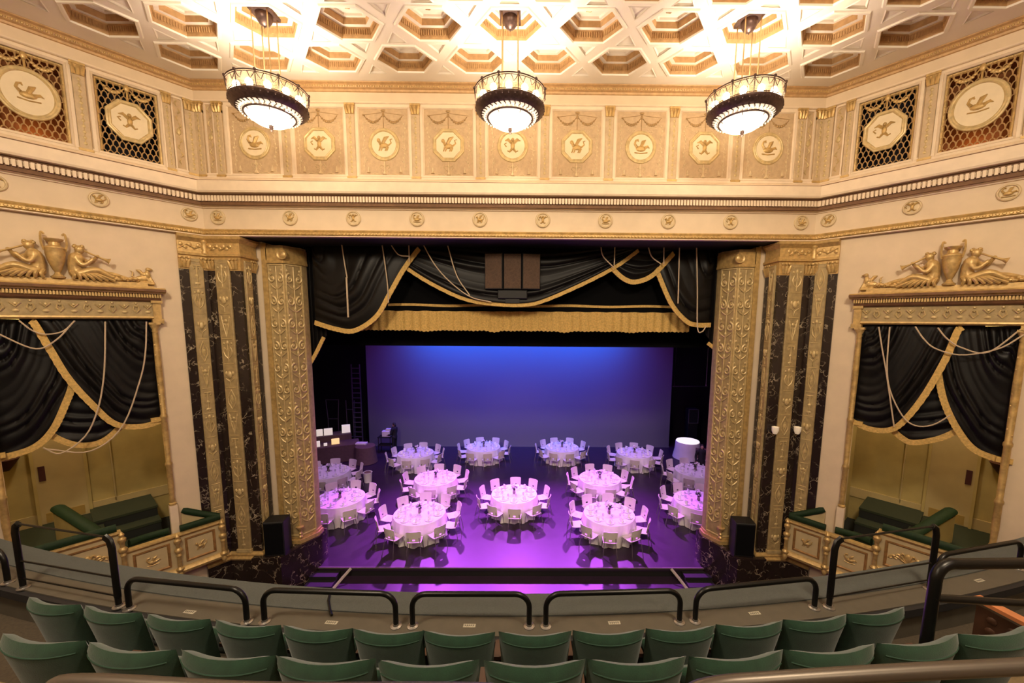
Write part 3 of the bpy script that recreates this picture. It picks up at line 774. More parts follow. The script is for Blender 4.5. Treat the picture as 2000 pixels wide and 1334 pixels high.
for pts in ([(-4.77, 9.6), (-4.72, 9.1), (-4.66, 8.64)], [(-3.65, 9.6), (-3.58, 9.0), (-3.53, 8.43), (-3.52, 7.96)], [(-2.51, 9.6), (-2.2, 9.05), (-1.8, 8.59), (-1.21, 8.15), (-.6, 8.0)], [(-1.83, 9.6), (-1.57, 8.73), (-1.21, 8.18)],
            [(2.47, 9.6), (2.55, 9.3), (2.86, 8.99)], [(4.69, 9.6), (4.71, 8.8), (4.73, 8.0)], [(5.17, 9.6), (5.26, 8.4), (5.33, 7.31), (5.46, 7.20), (5.58, 7.36)], [(3.8, 9.6), (3.92, 9.3), (4.19, 9.1)], [(-3.42, 9.6), (-3.2, 9.3), (-2.9, 9.25)], [(-2.9, 9.6), (-2.9, 9.1)], [(2.87, 9.6), (2.87, 9.05)], [(4.25, 9.6), (4.27, 9.1)]):
    m = MB(); cord(m, pts, YV - .27); m.build('cord', 'rope', o)
m = MB(); m.box(-4.70, -4.66, YV - .28, YV - .25, 7.54, 8.66); m.build('cord_drop', 'rope', o)

o = thing('teaser_curtain', 'straight gold fringed teaser border hanging under the black swags', 'curtain', (0, 12.1, 8), 0, None, True)
m = MB(); m.box(-6.3, 6.3, 12.14, 12.18, 7.70, 10.2); m.build('border', 'black_drape', o)
m = MB()
def fn(u, v):
    x = -4.95 + 10.35 * u
    sc = .03 * sin(2 * PI * u * 9) ** 2
    return (x, 12.08 + .022 * sin(u * 260) + .03 * sin(u * 47), 7.76 - sc * .4 + (7.17 - 7.76) * v + (.012 * sin(u * 517) - .04 * max(0, sin(u * 31 + 1)) ** 6) * v)
m.grid(fn, 520, 3); m.build('fringe', 'fringe', o, ang=1.2)
m = MB()
def fn2(u, v): return (-3.8 + 8.9 * u, 12.11 + .008 * sin(u * 200), 7.965 + .015 * sin(u * 23) - .075 * v)
m.grid(fn2, 160, 1); m.build('braid', 'fringe', o)
m = MB(); m.box(-9, 9, 13.0, 13.05, 6.63, 10.4); tag(m.build('stage_border', 'black_drape'), 'plain black masking border hanging behind the gold teaser', 'curtain')

def cab(x, rot, label):
    o = thing('hanging_speaker', label, 'loudspeaker', (x, 11.32, 8.36), rot, 'loudspeaker cluster over the stage')
    m = MB(); m.cham(-.255, .255, 0, .30, 0, 1.0, .015); m.build('cabinet', 'cabinet_black', o)
    m = MB(); m.box(-.235, .235, -.015, .01, .03, .97); m.build('grille', 'grill_cloth', o)
cab(-.535, R(-9), 'brown fronted hanging loudspeaker at the left of the trio'); cab(0, 0, 'brown fronted hanging loudspeaker in the middle of the trio'); cab(.535, R(9), 'brown fronted hanging loudspeaker at the right of the trio')
m = MB(); m.cham(-.42, .42, 11.34, 11.6, 8.10, 8.345, .02); m.box(-.2, .2, 11.38, 11.6, 7.98, 8.1); tag(m.build('bracket_box', 'cabinet_black'), 'black box slung beneath the three hanging loudspeakers', 'box')

# ------------------------------------------------------------------ opera boxes
def animal(m, x, z, s):
    """small seated sphinx on the cornice, facing away from the urn"""
    m.sph((x, -.06, z + .10), (.13, .05, .07)); m.sph((x + s * .09, -.06, z + .20), (.06, .05, .09)); m.sph((x + s * .11, -.06, z + .32), (.05, .045, .05))
    m.tube([(x + s * .15, -.06, z + .33), (x + s * .19, -.06, z + .31)], [.03, .015], 6)
    m.tube([(x - s * .10, -.06, z + .08), (x - s * .17, -.06, z + .15), (x - s * .15, -.06, z + .24), (x - s * .20, -.06, z + .27)], [.025, .02, .018, .012], 6)
    for q in (.07, .13): m.tube([(x + s * q, -.07, z + .15), (x + s * (q + .05), -.08, z + .02)], .025, 6)
    m.tube([(x + s * .02, -.06, z + .18), (x - s * .04, -.05, z + .28), (x - s * .10, -.05, z + .30)], [.04, .04, .01], 6)
    m.box(x - .2, x + .2, -.12, .0, z - .03, z + .02)
def limb(m, pts, rs):
    q = bez(pts, 10); k = len(rs) - 1
    rr = []
    for i in range(11):
        u = i / 10 * k; a = min(int(u), k - 1); rr.append(rs[a] + (rs[a + 1] - rs[a]) * (u - a))
    m.tube(q, rr, 8)
    m.sph(q[0], rr[0], 8, 6); m.sph(q[-1], rr[-1], 8, 6)
def sculpt_figure(s):
    """reclining trumpeter, hips near the urn, legs stretched away; s mirrors it"""
    m = MB(); y = -.13
    def p(*a): return [(s * x, y + dy, z) for x, dy, z in a]
    limb(m, p((.26, .02, .13), (.24, .0, .28), (.28, -.02, .44)), [.12, .10, .12])
    limb(m, p((.29, -.02, .46), (.31, -.02, .54)), [.055, .05])
    m.sph((s * .335, y - .03, .62), (.078, .078, .092), 10, 8)
    limb(m, p((.30, -.05, .12), (.55, -.06, .21), (.80, -.03, .06)), [.085, .072, .045]); limb(m, p((.30, .03, .10), (.60, .03, .13), (.92, .02, .05)), [.08, .065, .04])
    limb(m, p((.80, -.03, .05), (.90, -.05, .04)), [.04, .03]); limb(m, p((.92, .02, .05), (1.0, .02, .03)), [.038, .028])
    limb(m, p((.26, -.08, .44), (.36, -.13, .30), (.50, -.13, .42)), [.055, .045, .034]); limb(m, p((.34, .03, .44), (.48, .02, .38), (.58, -.06, .50)), [.05, .042, .032])
    for c_ in ((.50, -.13, .43), (.585, -.06, .51)): m.sph((s * c_[0], y + c_[1], c_[2]), .036, 8, 6)
    return m
for sd in 'LR':
    s = SGN[sd]; wd = SIDE_WORD[sd]; M = wall_mat(sd); rot = wall_at(sd, 0, 0)[1]
    def X(*t): return sorted(s * a for a in t)
    base = wall_at(sd, 2.3, 0)[0]
    # canopy
    o = thing('box_canopy', 'gilt carved canopy cornice over the %s opera box opening' % wd, 'canopy', base, 0, 'opera box canopies', True)
    def mould(m, t0, t1, prof):
        pts = [(s * t0, 0), (s * t1, 0)] if s > 0 else [(s * t1, 0), (s * t0, 0)]
        m.sweep(pts, [(-q, z) for q, z in prof], lambda a, b, h: (a, b, h))
    m = MB(M); mould(m, .90, 3.84, [(0, 8.19), (.28, 8.18), (.31, 8.14), (.30, 8.10), (.26, 8.07), (.24, 8.05), (0, 8.05)]); m.build('cornice', 'old_gold', o, ang=.3)
    m = MB(M)
    n = 62
    for k in range(n):
        x0 = .98 + (3.76 - .98) * k / n; a, b = X(x0, x0 + .028); m.box(a, b, -.225, -.1, 7.955, 8.05)
    a, b = X(.98, 3.76); m.box(a, b, -.16, 0, 7.95, 8.05); m.build('dentil_row', 'gilding', o)
    m = MB(M); mould(m, .98, 3.76, [(0, 7.95), (.20, 7.95), (.17, 7.90), (.13, 7.87), (0, 7.87)]); mould(m, .96, 3.78, [(.1, 8.062), (.262, 8.062), (.262, 8.045), (.1, 8.045)]); mould(m, .895, 3.845, [(.2, 8.15), (.316, 8.15), (.316, 8.095), (.2, 8.095)]); m.build('umber_band', 'umber', o, ang=.3)
    m = MB(M); a, b = X(1.12, 3.62); m.box(a, b, -.09, 0, 7.52, 7.87); fr = m.build('frieze', 'khaki_gold', o)
    m = MB(M)
    for k in range(13):
        t = 1.22 + k * .19; x = s * t
        if k % 2 == 0:
            m.sph((x, -.10, 7.62), (.05, .02, .035), 6, 4); m.tube([(x - .07, -.1, 7.78), (x, -.11, 7.70), (x + .07, -.1, 7.78)], .016, 5); m.sph((x, -.1, 7.76), (.03, .02, .03), 6, 4)
        else:
            for q in (-1, 1): m.tube([(x, -.1, 7.60), (x + q * .05, -.11, 7.68), (x + q * .03, -.11, 7.76), (x + q * .0, -.1, 7.72)], [.012, .018, .014, .008], 5)
            m.sph((x, -.1, 7.82), (.025, .02, .025), 6, 4)
    m.build('frieze_relief', 'khaki_relief', fr)
    m = MB(M); mould(m, 1.10, 3.64, [(0, 7.53), (.12, 7.52), (.13, 7.49), (.10, 7.46), (0, 7.45)]); m.build('architrave', 'gilding', o, ang=.3)
    for t in (1.07, 3.67):
        m = MB(M); a, b = X(t - .08, t + .06); m.box(a, b, -.13, 0, 7.40, 7.9); a, b = X(t - .11, t + .09); m.box(a, b, -.16, 0, 7.83, 7.90); m.box(a, b, -.16, 0, 7.36, 7.46); m.build('bracket', 'old_gold', o)
    m = MB(M); a, b = X(1.08, 3.66); m.box(a, b, -.20, 0, 8.18, 8.22); m.box(a + .1, b - .1, -.16, 0, 8.22, 8.29); m.build('blocking_course', 'gilding', o)
    # colonnettes
    for ci, t in enumerate((1.13, 3.62)):
        l, r_ = wall_at(sd, t, 2.83, .07)
        c = thing('colonnette', 'thin turned gilt colonnette at the %s edge of the %s opera box' % (('inner', 'outer')[ci], wd), 'column', l, r_, 'gilt colonnettes of the opera boxes')
        prof = [(0, 0), (.075, 0), (.08, .04), (.05, .07), (.06, .12), (.045, .18), (.06, .5), (.055, 1.0), (.07, 1.04), (.07, 1.08), (.05, 1.12), (.058, 1.9), (.055, 2.2), (.07, 2.24), (.07, 2.29), (.052, 2.33), (.062, 3.4), (.052, 4.30)]
        m = MB(); m.lathe(prof + [(0, 4.3)], 12); m.build('shaft', 'old_gold', c)
        m = MB(); m.lathe([(.036, 4.28), (.06, 4.34), (.05, 4.38), (.09, 4.48), (.10, 4.53), (0, 4.53)], 12); m.box(-.10, .10, -.09, .07, 4.50, 4.55); m.build('capital', 'gilding', c)
        m = MB(); m.box(-.075, .075, -.08, .07, -1.0, -.01); m.build('pedestal', 'cream_trim', c)
        m = MB()
        for k in range(14): m.sph((.035 * (-1) ** k, -.03, 2.45 + .12 * k), (.02, .02, .03), 5, 4)
        m.tube([(0, -.04, 2.40), (0, -.04, 4.05)], .01, 5); m.build('vine_relief', 'gilding', c)
    # sculpture over the canopy
    l, r_ = wall_at(sd, 2.52, 8.29)
    o = thing('relief_sculpture', 'gilt sculpture of two trumpeters and an urn over the %s opera box' % wd, 'sculpture', l, r_, 'gilt sculptures over the opera boxes')
    m = MB(); m.lathe([(0, 0), (.10, 0), (.11, .03), (.06, .07), (.04, .12), (.07, .18), (.12, .34), (.145, .50), (.14, .58), (.15, .60), (.14, .63), (.085, .66), (.08, .72), (.13, .76), (.14, .79), (0, .78)], 18, (0, -.14, 0)); urn = m.build('urn', 'gilding', o)
    for q in (-1, 1):
        m = MB(); m.tube(bez([(q * .14, -.14, .55), (q * .17, -.14, .70), (q * .165, -.14, .86), (q * .15, -.14, .91), (q * .12, -.14, .87)], 12), .020, 6); m.build('urn_handle', 'gilding', urn)
    for q in (-1, 1):
        f = sculpt_figure(q).build('trumpeter', 'gilding', o, ang=3)
        md = f.modifiers.new('join', 'REMESH'); md.mode = 'VOXEL'; md.voxel_size = .017; md.use_smooth_shade = True
        m = MB()
        for k in range(9):
            a_ = k * 2.4; m.sph((q * (.325 + .06 * cos(a_)), -.15 + .05 * sin(a_), .66 + .04 * sin(k * 1.7)), .034, 6, 5)
        m.build('hair', 'old_gold', f)
        m = MB(); m.tube(bez([(q * .40, -.20, .60), (q * .52, -.23, .53), (q * .66, -.22, .46), (q * .76, -.22, .42)], 12), [.018] * 7 + [.02, .022, .028, .036, .048, .066], 8); m.build('trumpet', 'gilding', f)
        m = MB()
        for k in range(7): m.tube(bez([(q * (.18 + .05 * k), -.20, .16), (q * (.22 + .07 * k), -.25, .08), (q * (.20 + .10 * k), -.22, .0)], 6), .03, 6)
        for k in range(16): m.sph((q * (.72 + .03 * k), -.12 - .03 * (k % 3), .04 + .06 * ((k * 7) % 5) / 5), (.05, .04, .035), 6, 4)
        m.tube(bez([(q * .55, -.10, .18), (q * .8, -.12, .14), (q * 1.05, -.12, .08)], 8), [.06] * 5 + [.05, .04, .03, .02], 6)
        m.build('drapery', 'gilding', f)
    for t, q in ((1.25, -1), (3.80, 1)):
        if q > 0: continue
        l, r2 = wall_at(sd, t, 8.29); c = thing('sphinx_figure', 'small gilt winged sphinx at the inner end of the %s box canopy' % wd, 'sculpture', l, r2, 'gilt sphinx figures')
        m = MB(); animal(m, 0, 0, -s); f = m.build('sphinx_body', 'gilding', c, ang=3); md = f.modifiers.new('join', 'REMESH'); md.mode = 'VOXEL'; md.voxel_size = .014; md.use_smooth_shade = True
    # drapes
    o = thing('box_curtain', 'black velvet swagged curtain with gold fringe in the %s opera box' % wd, 'curtain', base, 0, 'opera box curtains', True)
    if sd == 'L':
        hA = [(2.92, 7.46), (2.86, 7.38), (2.7, 6.84), (2.51, 6.22), (2.22, 5.61), (1.92, 5.12), (1.52, 4.98), (1.14, 5.06)]
        hB = [(2.30, 7.40), (2.55, 6.14), (2.71, 5.63), (2.92, 5.13), (3.18, 4.84), (3.60, 4.72)]
        hM = [(3.05, 5.4), (2.89, 5.08), (2.69, 4.85), (2.45, 4.71), (2.17, 4.74), (1.85, 5.02)]
        cds = [[(1.93, 7.4), (2.0, 6.6), (2.08, 6.0), (2.21, 5.43), (2.43, 4.91), (2.8, 4.62), (3.02, 4.80)], [(1.27, 7.4), (1.34, 6.7), (1.48, 6.05), (1.86, 5.0), (2.39, 4.56), (2.98, 4.76)], [(3.1, 7.42), (2.95, 7.22), (2.78, 7.14), (2.55, 7.2), (2.37, 7.42)], [(3.6, 7.40), (3.35, 7.15), (2.94, 6.85), (2.65, 7.03), (2.4, 7.38)]]
    else:
        hA = [(2.76, 7.46), (2.68, 7.36), (2.55, 6.73), (2.3, 5.9), (2.02, 5.27), (1.81, 5.04), (1.49, 5.00), (1.14, 5.12)]
        hB = [(2.40, 7.40), (2.6, 6.31), (2.75, 5.74), (2.99, 5.22), (3.24, 4.89), (3.60, 4.76)]
        hM = [(3.05, 5.5), (2.9, 5.26), (2.63, 5.0), (2.27, 4.82), (2.1, 4.86), (1.86, 5.06)]
        cds = [[(1.48, 7.4), (1.58, 6.9), (1.71, 6.3), (1.94, 5.11)], [(1.67, 7.4), (1.70, 6.5), (1.80, 5.94), (2.05, 5.4), (2.28, 5.21), (2.55, 5.28), (2.80, 5.55)], [(2.09, 7.42), (2.25, 7.15), (2.45, 6.95), (2.84, 6.84), (3.32, 7.0), (3.62, 7.3)], [(2.44, 7.40), (2.6, 7.17), (2.83, 6.99), (3.19, 6.92), (3.57, 7.4)]]
    for nm, top, hem, y, nf in (('A', [(1.15, 7.46), (1.14, 7.46)], hA, .0, 11), ('B', [(3.61, 7.46), (3.60, 7.46)], hB, .10, 11), ('M', [(3.1, 7.46), (1.8, 7.46)], hM, .19, 11)):
        top = [(s * a, b) for a, b in top]; hem = [(s * a, b) for a, b in hem]
        m = MB(M); swag(m, top, hem, y + .07, nf, .075, .06, ph=nf); f = m.build('swag', 'velvet', o, ang=1.2)
        m = MB(M); fringe(m, hem, y + .02, .115, bulge=.06, down=.2); m.build('fringe', 'fringe', f)
    for pts in cds:
        m = MB(M); cord(m, [(s * a, b) for a, b in pts], -.14, .015); m.build('cord', 'rope', o)
    for t in (1.16, 3.52):
        m = MB(M); a, b = X(t - .02, t + .20); m.box(a, b, -.06, .02, 4.98 if t < 2 else 4.70, 5.08 if t < 2 else 4.80); m.build('tieback', 'fringe', o)
    # room behind the opening
    m = MB(M); a, b = X(.80, 4.3)
    m.add([(a, 0, 1.0), (b, 0, 1.0), (b, 2.7, 1.0), (a, 2.7, 1.0), (a, 0, 7.6), (b, 0, 7.6), (b, 2.7, 7.6), (a, 2.7, 7.6)], [(2, 3, 7, 6), (4, 5, 6, 7), (0, 3, 7, 4), (1, 2, 6, 5)])
    struct(m.build('wall_box_%s' % wd, 'box_wall'))
    m = MB(M); a, b = X(2.25, 4.3); m.box(a, b, -.30, 2.7, 1.62, 2.22); struct(m.build('floor_upper_%s' % wd, 'green_carpet'))
    m = MB(M); a, b = X(.8, 2.25); m.box(a, b, -.30, 2.7, 1.15, 1.5); struct(m.build('floor_lower_%s' % wd, 'dark_carpet'))
    m = MB(M)
    for k, (y0, z) in enumerate(((.75, 1.78), (1.15, 2.06), (1.55, 2.34))):
        a, b = X(1.22, 2.42); m.box(a, b, y0, 2.7, z - .06, z); 
    st = m.build('box_steps', 'green_carpet'); tag(st, 'green carpeted steps inside the %s opera box' % wd, 'steps', 'steps in the opera boxes')
    m = MB(M)
    for k, (y0, z) in enumerate(((.77, 1.72), (1.17, 2.0), (1.57, 2.28))):
        a, b = X(1.23, 2.41); m.box(a, b, y0, 2.69, 1.5, z)
    m.build('riser', 'dark_carpet', st)
    m = MB(M); a, b = X(.80, 4.3); m.box(a, b, 2.66, 2.7, 2.22, 2.5); a, b = X(1.9, 1.93); m.box(a, b, 2.66, 2.7, 2.4, 7.4); struct(m.build('baseboard_%s' % wd, 'box_door'))
    d = MB(M); a, b = X(2.42, 3.24); d.box(a, b, 2.64, 2.69, 2.23, 5.2); dr = struct(d.build('door_%d' % (1 if s < 0 else 2), 'box_door'))
    d = MB(M); a, b = X(3.24, 3.30); d.box(a, b, 2.60, 2.7, 2.22, 5.3); a, b = X(2.36, 2.42); d.box(a, b, 2.60, 2.7, 2.22, 5.3); d.build('door_frame', 'box_wall', dr)
    d = MB(M); a, b = X(3.08, 3.19); d.box(a, b, 2.62, 2.645, 3.36, 3.74); d.build('push_plate', 'maroon', dr)
    d = MB(M); a, b = X(2.50, 3.16); d.box(a, b, 2.63, 2.645, 2.26, 2.50); d.build('kick_plate', 'brass_plate', dr)
    d = MB(M); d.lathe([(0, -.16), (.06, -.15), (.16, .0), (.24, .14), (.22, .14), (0, .10)], 14, (s * 3.66, 2.58, 3.95)); tag(d.build('wall_lamp', 'maroon'), 'dark maroon wall lamp beside the door of the %s opera box' % wd, 'lamp', 'wall lamps in the opera boxes')
    # sloping partition with a green pad between the two compartments
    f0, f1 = Vector((s * 2.28, -.28)), Vector((s * 2.97, 1.35)); dv = (f1 - f0).normalized(); nv_ = Vector((-dv.y, dv.x)) * .07
    o = thing('box_partition', 'sloping partition with green padded top in the %s opera box' % wd, 'partition', base, 0, 'padded partitions of the opera boxes', True)
    m = MB(M); q = [f0 - nv_, f0 + nv_, f1 + nv_, f1 - nv_]; tz = [2.42, 2.42, 2.95, 2.95]
    m.add([(*p, 1.5) for p in q] + [(*p, z) for p, z in zip(q, tz)], [(0, 1, 2, 3), (4, 5, 6, 7), (0, 1, 5, 4), (1, 2, 6, 5), (2, 3, 7, 6), (3, 0, 4, 7)]); m.build('partition_panel', 'box_wall', o)
    m = MB(M); m.tube([(f0.x, f0.y, 2.47), (f0.x + dv.x * .05, f0.y + dv.y * .05, 2.48), *[(f0.lerp(f1, u).x, f0.lerp(f1, u).y, 2.48 + .53 * u) for u in (.3, .6, .97)], (f1.x, f1.y, 3.01)], [.09, .125, .13, .13, .13, .10], 12, flat=.6); m.build('pad', 'green_pad', o)
    # balustrade
    dt = .09 if sd == 'L' else -.09; T1, T2, T3, T4 = .18 + dt, 1.07 + dt, 2.0 + dt, 3.75
    o = thing('box_balustrade', 'cream and gilt panelled balustrade of the %s opera box' % wd, 'balustrade', base, 0, 'opera box balustrades', True)
    m = MB(M); a, b = X(T1 - .03, T3); m.box(a, b, -.35, -.28, 1.12, 2.10); a, b = X(T3, T4); m.box(a, b, -.35, -.28, 1.62, 2.56)
    a, b = X(T1 - .03, T1 + .05); m.box(a, b, -.33, 0, 1.12, 2.10); m.build('front_panel', 'box_front', o)
    m = MB(M)
    for t0, t1, z0 in ((T1 - .06, T3, 0), (T3, T4, .5)):
        mould(m, t0, t1, [(.28, 2.16 + z0), (.40, 2.15 + z0), (.41, 2.11 + z0), (.37, 2.06 + z0), (.35, 2.04 + z0), (.28, 2.04 + z0)]); mould(m, t0, t1, [(.2, 1.28 + z0), (.37, 1.27 + z0), (.39, 1.22 + z0), (.42, 1.18 + z0), (.40, 1.12 + z0), (.36, 1.08 + z0), (.2, 1.08 + z0)])
    m.build('rail_molding', 'gilding', o, ang=.3)
    for i, (t0, t1, z0, z1) in enumerate(((T1 + .14, T2 - .14, 1.36, 1.98), (T2 + .14, T3 - .14, 1.36, 1.98), (T3 + .14, T3 + .95, 1.84, 2.46), (T3 + 1.02, T4 - .05, 1.84, 2.46))):
        a, b = X(t0, t1); m = MB(M @ Matrix.Translation((0, -.35, 0))); m.frame(a, b, z0, z1, [(0, 0), (0, .02), (.03, .025), (.05, .005), (.055, 0)]); fp = m.build('panel_frame', 'dark_gilding', o, ang=.3)
        m = MB(M @ Matrix.Translation(((a + b) / 2, -.35, (z0 + z1) / 2)))
        if i < 2: beast(['griffin', 'swan'][i], m, .85)
        else:
            for q in (-1, 1):
                for k in range(3): m.tube(bez([(0, -.01, -.1), (q * (.08 + .07 * k), -.02, .12 - .05 * k), (q * (.14 + .09 * k), -.02, .02 - .04 * k), (q * (.10 + .08 * k), -.015, -.05)], 10), .022, 5)
            m.sph((0, -.01, .02), (.07, .03, .12))
        m.build('panel_relief', 'gilding', fp)
    for t, z in ((T1, 1.06), (T2, 1.06), (T3, 1.52)):
        m = MB(M); m.lathe([(0, 0), (.03, -.02), (.05, .02), (.06, .07), (.035, .12), (.075, .17), (.08, .21), (.04, .26), (.045, .31), (.04, .52), (.06, .56), (.04, .61), (.085, .68), (.08, .72), (.04, .76), (.045, .86), (.075, .90), (.075, .96), (.04, 1.0), (.05, 1.06), (.0, 1.14)], 12, (s * t, -.42, z)); m.build('baluster', 'gilding', o)
    for pts, r_ in (([(T1, -.31, 2.25), (T2 - .08, -.31, 2.25)], .085), ([(T2 + .10, -.22, 2.24), ((T2 + T3) / 2, -.12, 2.22), (T3 - .12, -.22, 2.24)], .085), ([(T3 + .06, -.31, 2.72), (T4, -.31, 2.72)], .10)):
        m = MB(M); m.tube(bez([(s * a, y_, z) for a, y_, z in pts], 10), r_, 12, flat=.75); m.build('rail_pad', 'green_pad', o)
    m = MB(M); m.tube(bez([(s * (T1 + .02), -.30, 2.26), (s * (T1 + .35), -.17, 2.42), (s * (T1 + .70), -.08, 2.62)], 10), [.08] * 10 + [.06], 12, flat=.8); m.build('rail_pad', 'green_pad', o)
    m = MB(M); q = [(s * (T1 + .02), -.30), (s * (T1 + .72), -.06)]
    m.add([(*q[0], 1.5), (*q[1], 1.5), (*q[1], 2.56), (*q[0], 2.2), (q[0][0], q[0][1] + .05, 1.5), (q[1][0], q[1][1] + .05, 1.5), (q[1][0], q[1][1] + .05, 2.56), (q[0][0], q[0][1] + .05, 2.2)], [(0, 1, 2, 3), (4, 5, 6, 7), (0, 1, 5, 4), (1, 2, 6, 5), (2, 3, 7, 6), (3, 0, 4, 7)])
    m.build('side_panel', 'box_front', o)
    # chair in the box
    l, r_ = wall_at(sd, 3.86, 2.22, -.55)
    c = thing('box_chair', 'black wooden chair in the %s opera box behind the outer colonnette' % wd, 'chair', l, r_ + (R(60) if s < 0 else R(-60)), 'black chairs in the opera boxes')
    m = MB(); m.box(-.20, .20, -.2, .2, .42, .47); m.build('seat', 'dark_wood', c)
    m = MB(); m.box(-.20, .20, .17, .20, .84, .92); m.box(-.20, .20, .17, .20, .64, .69); m.build('backrest', 'black_paint', c)
    for x in (-.19, .19):
        m = MB(); m.tube([(x, .19, 0), (x, .185, .92)], .018, 6); m.build('leg', 'black_paint', c)
        m = MB(); m.tube([(x, -.18, 0), (x, -.18, .44)], .018, 6); m.build('leg', 'black_paint', c)

# ------------------------------------------------------------------ stage
m = MB(); m.box(-13.5, 13.5, 11.22, 24.2, -.12, 0); struct(m.build('stage_floor', 'stage_black'))
m = MB(); m.box(-6.3, 6.3, 11.19, 11.24, -.035, .004); struct(m.build('trim_6', 'faint_grey'))
m = MB(); m.box(-11.5, 11.5, 11.24, 11.4, -2.2, -.12); struct(m.build('stage_front', 'black_paint'))
m = MB(); m.box(-5.2, 5.2, 6.4, 11.24, -.75, -.30); struct(m.build('pit_floor', 'stage_black'))
m = MB(); m.box(-13.6, 13.6, 24.2, 24.3, -.1, 10.6); struct(m.build('stage_back_wall', 'black_paint'))
m = MB(); m.box(-13.6, -13.5, 11.6, 24.3, -.1, 10.6); m.box(13.5, 13.6, 11.6, 24.3, -.1, 10.6); struct(m.build('stage_side_wall', 'black_paint'))
m = MB(); m.box(-13.6, 13.6, 11.15, 24.3, 10.6, 10.7); struct(m.build('stage_ceiling', 'black_paint'))
m = MB()
for s in (-1, 1): m.box(min(s * 13.6, s * 6.3), max(s * 13.6, s * 6.3), 11.62, 11.7, -.1, 10.6)
struct(m.build('proscenium_backing', 'black_paint'))
m = MB()
def fn(u, v): return (-8.85 + 17.82 * u, 22.75, .02 + 8.4 * v)
m.grid(fn, 20, 8); m.box(-8.9, 9.0, 22.74, 22.78, 0, .06)
tag(m.build('cyclorama', 'cyclorama'), 'wide pale backdrop screen lit blue behind the banquet tables', 'screen')
for s, wd in ((-1, 'left'), (1, 'right')):
    o = thing('stage_steps', 'short metal edged steps from pit to stage, on the %s' % wd, 'steps', (s * 5.0, 10.9, -.30), 0, 'steps at the stage edge', True)
    m = MB()
    for k in range(2): a, b = sorted((s * (5.20), s * 6.0)); m.box(a, b, 10.6 + .3 * k, 10.9 + .3 * k, -.30, -.2 + .1 * k)
    m.build('tread', 'black_paint', o)
    m = MB(); m.tube([(s * 4.86, 11.16, .0), (s * 5.0, 10.95, -.13), (s * 5.16, 10.65, -.29)], .045, 6, flat=.4); m.build('edge_strip', 'tag_metal', o)
    m = MB(); a, b = sorted((s * 5.45, s * 6.02)); m.box(a, b, 11.195, 11.22, -.36, -.32); m.build('light_strip', 'light_bar', o)

# ------------------------------------------------------------------ banquet chair
def quad_panel(w0, w1, h, n=6):
    """curved moulded chair back with a hand hole, solid"""
    bm = bmesh.new(); nu, nv = 10, 7; V = []
    for i in range(nu + 1):
        for j in range(nv + 1):
            u = i / nu * 2 - 1; v = j / nv; w = w0 + (w1 - w0) * v
            cr_ = 1 - .06 * max(0, abs(u) - .8) * 5 * (v > .9)
            V.append(bm.verts.new((u * w / 2, -.07 * v + .045 * u * u - .0, h * v * cr_)))
    for i in range(nu):
        for j in range(nv):
            if j == 1 and 3 < i < 6: continue
            q = nv + 1; bm.faces.new((V[i * q + j], V[(i + 1) * q + j], V[(i + 1) * q + j + 1], V[i * q + j + 1]))
    bmesh.ops.recalc_face_normals(bm, faces=bm.faces)
    bmesh.ops.solidify(bm, geom=bm.faces[:], thickness=.014)
    me = bpy.data.meshes.new('backrest'); bm.to_mesh(me); bm.free()
    me.materials.append(MATS['chair_shell']); me.polygons.foreach_set('use_smooth', [True] * len(me.polygons)); me.set_sharp_from_angle(angle=.6)
    return me
chair0 = thing('banquet_chair', 'x', 'chair', (0, 0, 0))
bk = bpy.data.objects.new('backrest', quad_panel(.42, .45, .38)); COL.objects.link(bk); bk.parent = chair0; bk.location = (0, -.20, .47)
m = MB()
def fn(u, v): return ((u - .5) * (.43 + .02 * v), -.21 + .43 * v, .455 - .02 * sin(PI * v) - .02 * (v > .93))
m.grid(fn, 8, 8); n = len(m.v); m.v += [(x, y, z - .016) for x, y, z in m.v]; m.f += [tuple(i + n for i in f) for f in m.f]
rim = [i * 9 for i in range(9)] + [72 + j for j in range(1, 9)] + [i * 9 + 8 for i in range(7, -1, -1)] + [j for j in range(7, 0, -1)]
for a, b in zip(rim, rim[1:] + rim[:1]): m.f.append((a, b, b + n, a + n))
m.build('seat', 'chair_shell', chair0)
for sx in (-1, 1):
    m = MB(); m.tube([(sx * .18, .17, .435), (sx * .21, .20, .25), (sx * .225, .22, 0)], .011, 6); m.build('leg', 'chrome', chair0)
    m = MB(); m.tube([(sx * .17, -.22, .62), (sx * .18, -.20, .44), (sx * .205, -.25, .25), (sx * .225, -.29, 0)], .011, 6); m.build('leg', 'chrome', chair0)

# table dressing shared meshes
def lathe_mesh(name, prof, material, n=14):
    m = MB(); m.lathe(prof, n); return m.mesh(name, material)
plate_me = lathe_mesh('dinner_plate', [(0, .004), (.07, .004), (.085, .008), (.135, .018), (.137, .022), (.085, .014), (0, .010)], 'china', 18)
glass_me = lathe_mesh('wine_glass', [(0, 0), (.034, 0), (.032, .004), (.005, .008), (.004, .09), (.012, .10), (.034, .13), (.036, .165), (.029, .20), (.027, .20), (.033, .16), (.03, .135), (0, .108)], 'glassware', 10)
m = MB()
for k in range(5):
    a = -1 + k * .5; m.add([(0, 0, 0), (.06 * sin(a), .02 * cos(k * 2), .0), (.085 * sin(a * 1.0), .02 * cos(k * 2 + 1), .16 - .03 * abs(a)), (0, .0, .11), (.0, .035, 0)], [(0, 1, 2, 3), (1, 4, 2), (3, 2, 4)])
m.lathe([(0, 0), (.055, 0), (.05, .03), (.022, .12), (0, .15)], 8)
napkin_me = m.mesh('napkin', 'napkin')
